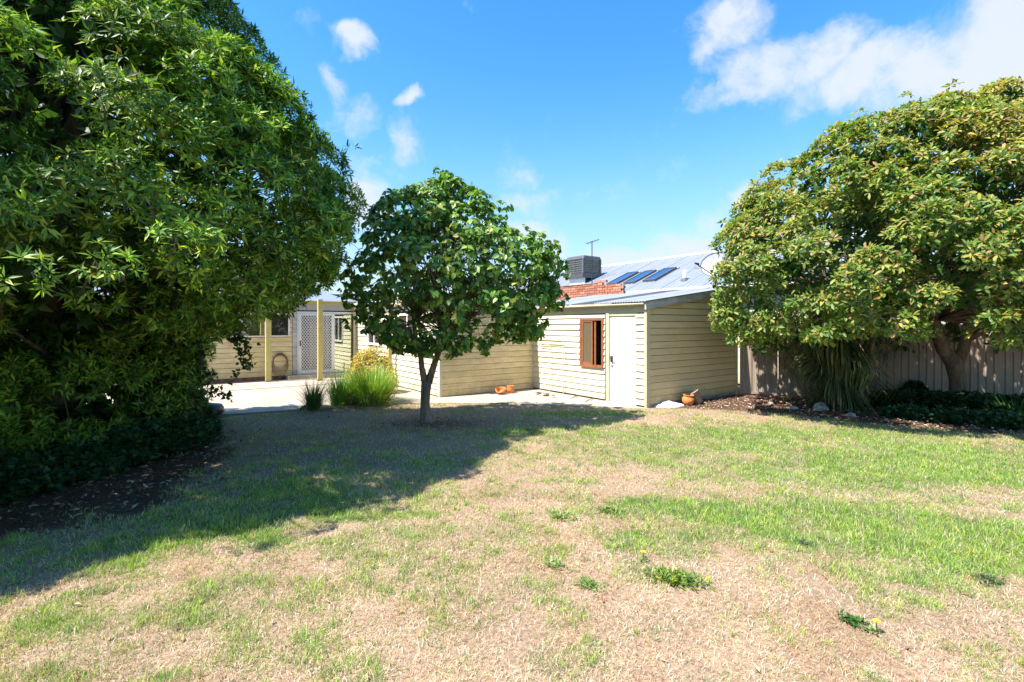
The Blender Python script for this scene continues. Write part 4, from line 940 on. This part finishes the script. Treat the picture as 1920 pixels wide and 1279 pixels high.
tab = [(H+(608-y)*k, (a-960)*k, (b_-960)*k, r) for y, a, b_, r in tabp]
c, R, o_ = clumps_table(760, tab, dR, (.20, .45), .15, .12, seed=31)
px_, py_ = 960+910*c[:, 0]/c[:, 1], 608-910*(c[:, 2]-R*.8-H)/c[:, 1]
low = ((px_ > 1690) & (py_ > 662)) | ((px_ > 1500) & (px_ <= 1690) & (py_ > 655)) | (px_ < 1366) | ((px_ < 1400) & (py_ > 655)); c, R, o_ = c[~low], R[~low], o_[~low]
c, R, o_ = shoots(c, R, o_, 240, 6, (-.03, .09), (.06, .11))
tocam = nrm(np.array([0, 0, H])-c); face = (o_*tocam).sum(1); front = (face > -.3) & (c[:, 0]/c[:, 1] < 1.2)
pos, ax, idx = rosettes(c[front], R[front], o_[front], 44, seed=7)
k8 = 6
P, D, Nn = leaf_frames(pos, ax, k8, (45, 90), .25, .05); n = len(P); L_ = rng.uniform(.075, .135, n)
hgt = np.clip((P[:, 2]-2.2)/3, 0, 1)
colr = pal(n, [(.07, .15, .025), (.14, .24, .035), (.23, .29, .04), (.34, .31, .07), (.38, .22, .09)], [28, 32, 22, 10, 3], seed=8)
bronze = pal(n, [(.28, .30, .05), (.42, .36, .08), (.48, .28, .13), (.24, .13, .07)], [6, 5, 1.6, 1], seed=9); brz = np.clip(.42+1.1*(fbm(P[:, 0]*1.3+P[:, 1]*.6, P[:, 2]*1.4, .9, 3)-.45)*2+.35*(hgt-.4), 0, .85); tipsel = (rng.random(n) < brz*(.35+.65*np.clip(Nn[:, 2], 0, 1))*(.45+.75*hgt)); colr[tipsel] = bronze[tipsel]
mask = single_leaves(tree3, OBOV, P, D, Nn, L_, colr, mat['leaf_gloss'], 1.0, 290, org=org)
o = link('crown', leaf_mesh('crown', OBOV, P[mask]-org, D[mask], Nn[mask], L_[mask], colr[mask], mat['leaf_gloss'], 1.0), tree3); o['kind'] = 'stuff'
print('right tree leaves', n)
pos, ax, idx = rosettes(c[~front], R[~front], o_[~front], 9, seed=10)
P, D, Nn = leaf_frames(pos, ax, 5, (40, 90), .25)
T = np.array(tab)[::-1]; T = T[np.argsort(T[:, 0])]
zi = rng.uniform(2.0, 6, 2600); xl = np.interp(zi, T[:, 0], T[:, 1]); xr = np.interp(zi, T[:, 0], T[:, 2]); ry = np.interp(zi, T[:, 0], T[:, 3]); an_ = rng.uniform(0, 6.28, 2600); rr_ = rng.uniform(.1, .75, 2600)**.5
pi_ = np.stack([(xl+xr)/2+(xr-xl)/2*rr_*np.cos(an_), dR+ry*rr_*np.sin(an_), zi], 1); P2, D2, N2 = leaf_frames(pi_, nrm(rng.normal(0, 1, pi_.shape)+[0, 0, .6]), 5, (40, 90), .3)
P = np.concatenate([P, P2]); D = np.concatenate([D, D2]); Nn = np.concatenate([Nn, N2]); L_ = rng.uniform(.13, .22, len(P)); colr = pal(len(P), [(.04, .10, .02), (.06, .13, .02)], [1, 1], seed=4)  # deep leaves get a darker green, crown shade put into the colour
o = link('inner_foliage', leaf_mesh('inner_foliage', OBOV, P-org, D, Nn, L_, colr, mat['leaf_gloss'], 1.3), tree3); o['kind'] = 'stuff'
sel = rng.choice(len(c), 220, replace=False)
branches('twigs', [org+t3(1760, 600, 9.9), org+t3(1740, 520, 9.8), org+t3(1600, 540, 9.7), org+t3(1820, 520, 9.8), org+t3(1900, 560, 9.8)], c[sel], .028, mat['bark_grey'], tree3, org, 3)

# ------------------------------------------------------------------ strappy plants
def straps(n, h, spread, w, cols, wts, base_r=.12, seed=0, droop=1.0, seg=5, top=None, zbase=0.0, down=False):
    r = np.random.default_rng(seed); az = r.uniform(0, 2*pi, n); L = h*r.uniform(.5, 1.15, n); tilt = np.abs(r.normal(0, spread, n))
    b0 = np.stack([base_r*r.uniform(0, 1, n)**.5*np.cos(az), base_r*r.uniform(0, 1, n)**.5*np.sin(az), np.full(n, zbase)], 1)
    if top is not None: b0[:, 2] += r.uniform(*top, n)
    V = np.zeros((n, (seg+1)*2, 3)); p = b0.copy(); th = tilt.copy(); side = np.stack([-np.sin(az), np.cos(az), np.zeros(n)], 1)
    for s_ in range(seg+1):
        t = s_/seg; ww = w*(1-.85*t**1.5)*.5*r.uniform(.8, 1.2, n)
        V[:, 2*s_] = p-side*ww[:, None]; V[:, 2*s_+1] = p+side*ww[:, None]
        d = np.stack([np.sin(th)*np.cos(az), np.sin(th)*np.sin(az), np.cos(th)], 1); p = p+d*(L/seg)[:, None]; th = th+droop*(.12+.5*tilt)*(1.2*t+.35)*r.uniform(.6, 1.3, n)
        th = np.minimum(th, 2.95)
        p[:, 2] = np.maximum(p[:, 2], .01)
    F = []
    for s_ in range(seg): F += [[2*s_, 2*s_+1, 2*s_+3], [2*s_, 2*s_+3, 2*s_+2]]
    F = (np.arange(n)*(seg+1)*2)[:, None, None]+np.array(F)[None]
    colr = pal(n, cols, wts, seed=seed+1)
    return V.reshape(-1, 3), F.reshape(-1, 3), np.repeat(colr, (seg+1)*2, 0)
def strap_plant(name, loc, lab, cat, parts, group=None):
    o = empty(name, (loc[0], loc[1], 0)); tag(o, lab, cat, group)
    for nm, kw in parts:
        V, F, cc = straps(**kw); q = link(nm, np_mesh(nm, V, F, mat['leaf'], cc), o); q['kind'] = 'stuff'
    return o
LIME = [(.34, .44, .06), (.20, .36, .05), (.10, .22, .03), (.42, .36, .14)]
strap_plant('strappy_clump', G(694, 757), 'largest bright lime green strappy grass clump at the patio edge', 'plant', [('blades', dict(n=1500, h=.88, spread=.42, w=.017, cols=LIME, wts=[5, 5, 3, 1], base_r=.42, seed=1, droop=.9)), ('dead_blades', dict(n=220, h=.45, spread=.7, w=.01, cols=[(.35, .25, .12), (.2, .15, .08)], wts=[1, 1], base_r=.45, seed=3))])
strap_plant('strappy_clump', G(638, 761), 'middle strappy grass clump, between the lime green and the small dark one', 'plant', [('blades', dict(n=480, h=.78, spread=.32, w=.014, cols=LIME[1:3]+[(.22, .32, .05)], wts=[3, 3, 2], base_r=.2, seed=5, droop=.9))])
strap_plant('strappy_clump', G(587, 769), 'small dark green strappy clump beside the wood block', 'plant', [('blades', dict(n=380, h=.66, spread=.5, w=.016, cols=[(.05, .11, .03), (.08, .15, .035), (.28, .25, .12)], wts=[4, 4, 1], base_r=.12, seed=7, droop=.9))])
# hanging strappy plant by the fence
cp = G(1572, 768); org = np.array([cp[0]+.1, cp[1]+.15, 0])
cord = empty('strappy_tree', tuple(org)); tag(cord, 'tall strappy plant with long drooping dark leaves against the steel fence', 'plant')
MB().tube([(0, 0, 0), (.02, 0, .8), (-.03, .02, 1.5), (0, 0, 2.1)], [.13, .09, .08, .07], 10).build('trunk', mat['bark'], cord, True)
for sd_, tp, hh, sp, nm in ((11, (1.1, 2.1), 1.35, 1.25, 'foliage'), (13, (.5, 1.6), 1.1, 1.5, 'hanging_leaves'), (17, (.0, .25), .75, .55, 'basal_leaves')):
    V, F, cc = straps(n=1100 if sd_ < 17 else 320, h=hh*1.15, spread=sp, w=.034, cols=[(.035, .075, .02), (.07, .12, .03), (.16, .17, .06), (.30, .22, .12)], wts=[5, 4, 2, 1.6], base_r=.16, seed=sd_, droop=1.15 if sd_ < 17 else .9, seg=7, top=tp)
    V = V+0.0; V[:, :2] *= 1.0+.18*np.sin(V[:, 2:3]*7+np.arctan2(V[:, 1:2], V[:, 0:1])*3); q = link(nm, np_mesh(nm, V, F, mat['leaf'], cc), cord); q['kind'] = 'stuff'
gx, gy = G(1905, 792); strap_plant('strappy_plant', (gx, gy), 'glossy strappy plant at the right end of the dark ground cover', 'plant', [('blades', dict(n=150, h=.55, spread=.7, w=.035, cols=[(.04, .11, .03), (.08, .18, .04)], wts=[1, 1], base_r=.2, seed=21, droop=1.1))])
gx, gy = G(1840, 775); strap_plant('strappy_plant', (gx, gy), 'low strappy plant right of the forked trunk', 'plant', [('blades', dict(n=130, h=.45, spread=.8, w=.03, cols=[(.03, .09, .03), (.06, .14, .035)], wts=[1, 1], base_r=.2, seed=23, droop=1.1))])

# golden shrub
gx, gy = G(690, 742); gy += .32; org = np.array([gx, gy, 0]); sh = empty('golden_shrub', tuple(org)); tag(sh, 'rounded golden yellow shrub behind the lime green grass clump', 'shrub')
nn = 2400; d = nrm(rng.normal(0, 1, (nn, 3))); d[:, 2] = np.abs(d[:, 2]); pos = org+d*np.array([.64, .46, 1.10])*(1+.12*np.sin(5*d[:, :1])*np.cos(7*d[:, 1:2]))*rng.uniform(.7, 1, (nn, 1)); pos[:, 2] += .12
P, D, Nn = leaf_frames(pos, nrm(d+[0, 0, .3]), 5, (30, 85), .3); colr = pal(len(P), [(.62, .50, .10), (.50, .32, .09), (.38, .42, .08), (.52, .22, .09)], [4, 2, 3, 1], seed=3)
o = link('foliage', leaf_mesh('foliage', LANCE, P-org, D, Nn, rng.uniform(.04, .075, len(P)), colr, mat['leaf'], 1.4), sh); o['kind'] = 'stuff'
b = MB()
for q in range(8): w = 2*pi*q/8; b.tube([(0, 0, 0), (.15*cos(w), .12*sin(w), .4), (.32*cos(w), .25*sin(w), .8)], [.02, .012, .005], 5)
b.build('stems', mat['bark'], sh)

# ground cover at the right, ivy at the left
def ground_cover(name, lab, cat, pts, n, cols, wts, L=(.05, .10), hz_=(.05, .30), shape=IVY, seed=0, kind='stuff'):
    r = np.random.default_rng(seed); P0 = np.array(pts); i_ = r.integers(len(P0), size=n); rad = P0[i_, 2]*np.sqrt(r.random(n)); a_ = r.uniform(0, 2*pi, n)
    x = P0[i_, 0]+rad*np.cos(a_); y = P0[i_, 1]+rad*np.sin(a_)*.8; h = P0[i_, 3]*(1-(rad/P0[i_, 2])**2)**.5*r.uniform(.35, 1.0, n)+.02
    pos = np.stack([x, y, h], 1); ax = nrm(r.normal(0, .45, (n, 3))+[0, -.25, 1.0])
    P, D, Nn = leaf_frames(pos, ax, 3, (50, 100), .3, .1); colr = pal(len(P), cols, wts, seed=seed)
    o = link(name, leaf_mesh(name, shape, P, D, Nn, r.uniform(*L, len(P)), colr, mat['leaf_gloss'], 1.0)); tag(o, lab, cat, kind=kind); return o
pts = [(*G(px, py), r, h) for px, py, r, h in ((1670, 762, .45, .30), (1720, 765, .5, .38), (1765, 770, .5, .36), (1810, 775, .5, .40), (1860, 780, .55, .40), (1910, 785, .6, .42), (1700, 782, .4, .18), (1790, 790, .5, .2), (1880, 798, .5, .22), (1980, 790, .8, .4), (2100, 790, 1, .4), (1715, 755, .3, .45))]
ground_cover('ground_cover', 'dark leafy ground cover below the right tree and fence', 'ground cover', pts, 8500, [(.02, .06, .022), (.035, .09, .03), (.07, .15, .045)], [4, 4, 1], (.05, .11), seed=41)
pts = [(*G(px, py), r, h) for px, py, r, h in ((20, 925, .5, .35), (90, 905, .5, .35), (150, 890, .5, .4), (210, 872, .5, .45), (270, 855, .5, .5), (330, 840, .55, .55), (360, 820, .4, .55), (365, 803, .3, .45), (335, 800, .5, .9), (300, 800, .7, 1.1), (120, 860, .8, .8), (-60, 930, .7, .4))]
ground_cover('ivy', 'dark ivy spreading at the foot of the big evergreen tree', 'ivy', pts, 9500, [(.025, .07, .025), (.045, .11, .03), (.10, .19, .04)], [5, 4, 1], (.05, .10), seed=43)
# ivy hanging in strands at the right side of the big tree
iv = empty('climbing_ivy', (*G(345, 800), 0)); org = np.array([*G(345, 800), 0]); tag(iv, 'climbing ivy hanging in strands from the big evergreen tree over the patio', 'ivy')
strands = []
for q in range(70): px = rng.uniform(250, 372); strands.append([(px+rng.normal(0, 6), 560-rng.uniform(0, 60), 7.6), (px+rng.normal(0, 6), 660, 7.4), (px+rng.normal(0, 6), rng.uniform(700, 800), 7.4)])
strands += [[(395, 560, 7.8), (410, 600, 7.8), (440, 640, 7.8), (455, 665, 7.8), (462, 690, 7.8)], [(440, 560, 7.8), (446, 620, 7.8), (468, 660, 7.8), (475, 690, 7.8)], [(430, 600, 7.8), (455, 665, 7.8), (455, 690, 7.8), (440, 702, 7.8), (435, 720, 7.8)],
            [(400, 590, 7.8), (425, 620, 7.8), (445, 645, 7.8)], [(380, 740, 7.6), (400, 730, 7.6), (408, 740, 7.6)], [(385, 715, 7.6), (415, 735, 7.6), (430, 742, 7.6), (434, 755, 7.6)], [(370, 690, 7.6), (395, 705, 7.6), (405, 720, 7.6)],
            [(420, 560, 7.8), (430, 620, 7.8), (462, 640, 7.8)], [(410, 570, 7.8), (440, 600, 7.8), (455, 630, 7.8), (470, 650, 7.8)]]
b = MB(); lp = []
for st in strands:
    pw = [AT(*q) for q in st]; b.tube([q-org for q in pw], .004, 4)
    for a_, c_ in zip(pw[:-1], pw[1:]):
        m_ = max(2, int(np.linalg.norm(c_-a_)/.030))
        for t in np.linspace(0, 1, m_): lp.append(a_+(c_-a_)*t+rng.normal(0, .035, 3))
b.build('stems', mat['bark'], iv)
lp = np.array(lp); P, D, Nn = leaf_frames(lp, nrm(rng.normal(0, .6, lp.shape)+[.2, -1, .4]), 2, (50, 110), .4, .5)
colr = pal(len(P), [(.03, .075, .022), (.05, .11, .03), (.09, .15, .04)], [4, 4, 1], seed=4)
o = link('foliage', leaf_mesh('foliage', IVY, P-org, D, Nn, rng.uniform(.045, .085, len(P)), colr, mat['leaf']), iv); o['kind'] = 'stuff'

# ------------------------------------------------------------------ mulch chips, litter
def chips(name, lab, n, xs_, ys_, fmask, cols, wts, size, seed, up=.35, kind='stuff'):
    r = np.random.default_rng(seed); x = r.uniform(*xs_, n*3); y = r.uniform(*ys_, n*3); ok = r.random(n*3) < fmask(x, y); x, y = x[ok][:n], y[ok][:n]; n = len(x)
    pos = np.stack([x, y, lawn_z(x, y)+r.uniform(.004, .02, n)], 1); Nn = nrm(r.normal(0, up, (n, 3))+[0, 0, 1]); a_ = r.uniform(0, 6.28, n); D = np.stack([np.cos(a_), np.sin(a_), np.zeros(n)], 1); D = nrm(D-(D*Nn).sum(1, keepdims=True)*Nn)
    o = link(name, leaf_mesh(name, LANCE, pos, D, Nn, r.uniform(*size, n), pal(n, cols, wts, seed=seed, var=.3), mat['litter'], 1.3)); tag(o, lab, 'leaf litter' if 'leaf' in name else 'mulch', kind=kind)
chips('bark_mulch', 'brown bark mulch covering the bed along the steel fence', 14000, (2.95, 13), (7, 12.6), lambda x, y: bedR(x, y)*.9, [(.10, .055, .04), (.22, .13, .10), (.38, .27, .21), (.52, .43, .35)], [3, 4, 3, 2], (.03, .08), 51)
chips('leaf_litter', 'dry brown leaf litter under the big evergreen tree', 9000, (-8, -2.6), (2.8, 9.8), lambda x, y: bedL(x, y)*.7+.02, [(.07, .045, .03), (.16, .10, .06), (.30, .20, .12), (.46, .34, .20)], [4, 5, 4, 2], (.03, .09), 52)
chips('fallen_leaves', 'scattered dry red and tan leaves lying on the lawn', 330, (-5, 8), (2.4, 9.8), lambda x, y: .5*(x > -1.05*y), [(.35, .09, .04), (.42, .28, .14), (.55, .45, .28), (.25, .14, .08)], [1, 3, 3, 2], (.03, .06), 53)
chips('twig_litter', 'dry twigs and fallen leaves around the small tree trunk', 900, (-3.3, .4), (7.8, 9.6), lambda x, y: np.exp(-(((x+1.45)/.9)**2+((y-8.75)/.5)**2)), [(.10, .06, .04), (.20, .13, .08), (.35, .26, .16)], [3, 3, 1], (.03, .06), 54)

# ------------------------------------------------------------------ grass
def blades(name, lab, x, y, L, w, lean, colr, cat='grass'):
    n = len(x); az = rng.uniform(0, 2*pi, n); z = lawn_z(x, y)-.003; b0 = np.stack([x, y, z], 1)
    dr_ = np.stack([np.cos(az), np.sin(az)], 1); f = rng.uniform(0, pi, n); sd_ = np.stack([np.cos(f), np.sin(f), np.zeros(n)], 1)
    mid = b0.copy(); mid[:, :2] += dr_*(L*np.sin(lean*.6)*.5)[:, None]; mid[:, 2] += L*np.cos(lean*.6)*.5
    tip = mid.copy(); l2 = np.minimum(lean*1.4, 1.75); tip[:, :2] += dr_*(L*np.sin(l2)*.55)[:, None]; tip[:, 2] = np.maximum(tip[:, 2]+L*np.cos(l2)*.55, z+.004)
    V = np.stack([b0-sd_*w[:, None]*.5, b0+sd_*w[:, None]*.5, mid+sd_*w[:, None]*.42, mid-sd_*w[:, None]*.42, tip], 1)
    i_ = (np.arange(n)*5)[:, None]; F = np.stack([np.concatenate([i_, i_+1, i_+2], 1), np.concatenate([i_, i_+2, i_+3], 1), np.concatenate([i_+3, i_+2, i_+4], 1)], 1)
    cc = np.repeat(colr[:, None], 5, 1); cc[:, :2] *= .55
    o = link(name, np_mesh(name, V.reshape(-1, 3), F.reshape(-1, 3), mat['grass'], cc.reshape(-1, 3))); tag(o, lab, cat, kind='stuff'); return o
def sample(n, pw=1.55, d0=2.35, d1=11.0):
    t = rng.random(n); e = 2-pw; d = (d0**e+t*(d1**e-d0**e))**(1/e); x = rng.uniform(-1.13, 1.13, n)*d; return x, d
def keep(x, y):
    b_ = np.maximum(bedL(x, y), bedR(x, y)); inside = (y < lawn_end(x)-.01+.08*(fbm(x, y, 5)-.5)) | ((x > 2.85)); ring = np.exp(-(((x+1.45)/.9)**2+((y-8.75)/.5)**2))
    bare_ = sstep(.60, .72, fbm(x+9, y, 2.4)); shed_ = ~(((x-2.87)*.5865*-1+(y-10.37)*.81 > -.03) & ((x-2.87)*.81+(y-10.37)*.5865 > -.05))
    return inside & shed_ & (rng.random(len(x)) > np.clip(b_*1.08+ring*.75+bare_*.25, 0, .995))
STRAW = np.array([(.72, .58, .44), (.56, .42, .30), (.86, .75, .62), (.36, .23, .16)]); GRN = np.array([(.32, .48, .07), (.18, .36, .05), (.46, .55, .12), (.26, .37, .15)])
# matted dry grass
x, y = sample(210000); m_ = keep(x, y); x, y = x[m_], y[m_]; n = len(x)
gf = np.clip(green(x, y)+(fbm(x, y, 7, 3)-.5)*.5, 0, 1); isg = rng.random(n) < sstep(.1, .75, gf)*.9+.03
cS = STRAW[rng.choice(4, n, p=[.38, .27, .23, .12])]; cG = GRN[rng.choice(4, n, p=[.35, .25, .25, .15])]
col_ = np.where(isg[:, None], cG, cS)*rng.uniform(.62, 1.2, (n, 1))*(.68+.62*fbm(x, y, 2.2, 4))[:, None]; sc = (y/3.2)**.45; rst = sstep(.56, .68, fbm(x+20, y+5, 3.1, 4))[:, None]*.6; col_ = col_*(1-rst)+col_*np.array([.85, .62, .50])*rst
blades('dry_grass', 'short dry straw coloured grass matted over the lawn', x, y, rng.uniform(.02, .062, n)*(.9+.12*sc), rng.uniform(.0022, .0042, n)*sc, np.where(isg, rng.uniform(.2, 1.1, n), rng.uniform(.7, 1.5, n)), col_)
# green tufts
nt_ = 24000; x, y = sample(nt_, 1.35); g0 = green(x, y)+(fbm(x, y, 4.5, 4)-.44)*1.9; m_ = (rng.random(len(x)) < sstep(.12, .62, g0)*.95+.05) & keep(x, y); x, y = x[m_], y[m_]; g0 = g0[m_]
per = 22; n = len(x)*per; spr = rng.uniform(.010, .05, len(x))*(1+.08*y)*np.where(rng.random(len(x)) < .12, 1.7, 1); X_ = np.repeat(x, per)+rng.normal(0, 1, n)*np.repeat(spr, per); Y_ = np.repeat(y, per)+rng.normal(0, 1, n)*np.repeat(spr, per)
kk = (Y_ < lawn_end(X_)+.03) | (X_ > 2.85); X_, Y_ = X_[kk], Y_[kk]
tc_ = GRN[rng.choice(4, len(x), p=[.4, .2, .2, .2])]*rng.uniform(.8, 1.2, (len(x), 1)); dryf = (rng.random(len(x)) < .30-.2*np.clip(g0, 0, 1)); tc_[dryf] = np.array([(.40, .38, .18), (.30, .34, .20), (.46, .42, .22)])[rng.integers(3, size=dryf.sum())]
cc = np.repeat(tc_, per, 0)[kk]*rng.uniform(.75, 1.25, (len(X_), 1)); ds = rng.random(len(X_)) < .12; cc[ds] = STRAW[0]
hh = np.repeat(rng.uniform(.03, .08, len(x))*np.where(rng.random(len(x)) < .10, 1.5, 1)*(.75+.35*np.clip(g0, 0, 1)), per)[kk]
print('tufts', len(x))
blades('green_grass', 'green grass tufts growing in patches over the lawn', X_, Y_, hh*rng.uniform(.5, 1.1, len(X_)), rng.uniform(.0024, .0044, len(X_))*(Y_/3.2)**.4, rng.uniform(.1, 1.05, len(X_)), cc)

# ------------------------------------------------------------------ weeds
def weed(name, px, py, r, lab, n=60, flower=None, cols=((.13, .24, .06), (.22, .34, .08), (.34, .36, .14)), shp=LANCE, group='flat weeds in the lawn'):
    gx, gy = G(px, py); org = np.array([gx, gy, float(lawn_z(np.array([gx]), np.array([gy]))[0])]); o = empty(name, tuple(org)); tag(o, lab, 'weed', group)
    pos = np.zeros((n, 3)); a_ = rng.uniform(0, 6.28, n); q = r*np.sqrt(rng.random(n))*rng.uniform(.5, 1.15, n)*(1+.35*np.sin(2*a_+px)); pos[:, 0] = q*np.cos(a_); pos[:, 1] = q*np.sin(a_); pos[:, 2] = .004+.012*rng.random(n)
    P, D, Nn = leaf_frames(pos, nrm(rng.normal(0, .2, (n, 3))+[0, 0, 1]), 4, (50, 80), .2)
    f = link('leaves', leaf_mesh('leaves', shp, P, D, Nn, rng.uniform(.3, .55, len(P))*max(r, .08), pal(len(P), cols, [1]*len(cols), seed=int(px)), mat['leaf'], .8), o); f['kind'] = 'stuff'
    if flower:
        MB().tube([(flower, 0, .01), (flower, 0, .07)], .002, 4).build('stalk', mat['leaf'], o)
        b = MB()
        for ring, (rr2, tilt) in enumerate(((.020, .15), (.013, .6))):
            for k in range(14):
                w = 2*pi*k/14+ring*.2; e = (cos(w), sin(w)); s2 = (-sin(w)*.004, cos(w)*.004); zt_ = .072+rr2*tilt
                b.add([(flower, 0, .07), (flower+e[0]*rr2+s2[0], e[1]*rr2+s2[1], zt_), (flower+e[0]*rr2-s2[0], e[1]*rr2-s2[1], zt_)], [(0, 1, 2)])
        b.build('flower_head', mat['yellow_petal'], o)
    return o
weed('flat_weed', 1265, 1088, .15, 'largest spreading weed with yellow green heart, right of the middle of the lawn', 90, cols=((.08, .16, .03), (.12, .2, .03), (.32, .36, .05)))
weed('flat_weed', 1102, 1098, .09, 'dark green weed, lower of the two near the middle of the lawn', 50)
weed('flat_weed', 1040, 1063, .09, 'dark green weed, upper of the two near the middle of the lawn', 50)
weed('flat_weed', 1052, 970, .12, 'dull green weed on dry grass below the shadow edge', 45)
weed('flat_weed', 1146, 960, .12, 'yellow green weed on dry grass left of the green patch', 45, cols=((.12, .2, .04), (.2, .28, .05)))
weed('flat_weed', 1505, 1022, .07, 'grey green weed at the lower edge of the green patch', 40, cols=((.07, .12, .06), (.1, .16, .08)))
weed('flat_weed', 1855, 1092, .09, 'dark grey green weed near the right side of the lawn', 45, cols=((.06, .10, .05), (.09, .15, .05)))
weed('dandelion', 1640, 1188, .035, 'larger dandelion with yellow flower in the dry grass at lower right', 10, flower=.012, shp=LANCE, group='dandelions in the lawn')
weed('dandelion', 1205, 1052, .02, 'tiny yellow dandelion left of the largest weed', 6, flower=.004, group='dandelions in the lawn')
weed('clover_weed', 1600, 1168, .07, 'dark leafy weed just left of the larger dandelion', 26, shp=IVY, cols=((.05, .13, .03), (.08, .17, .03)))
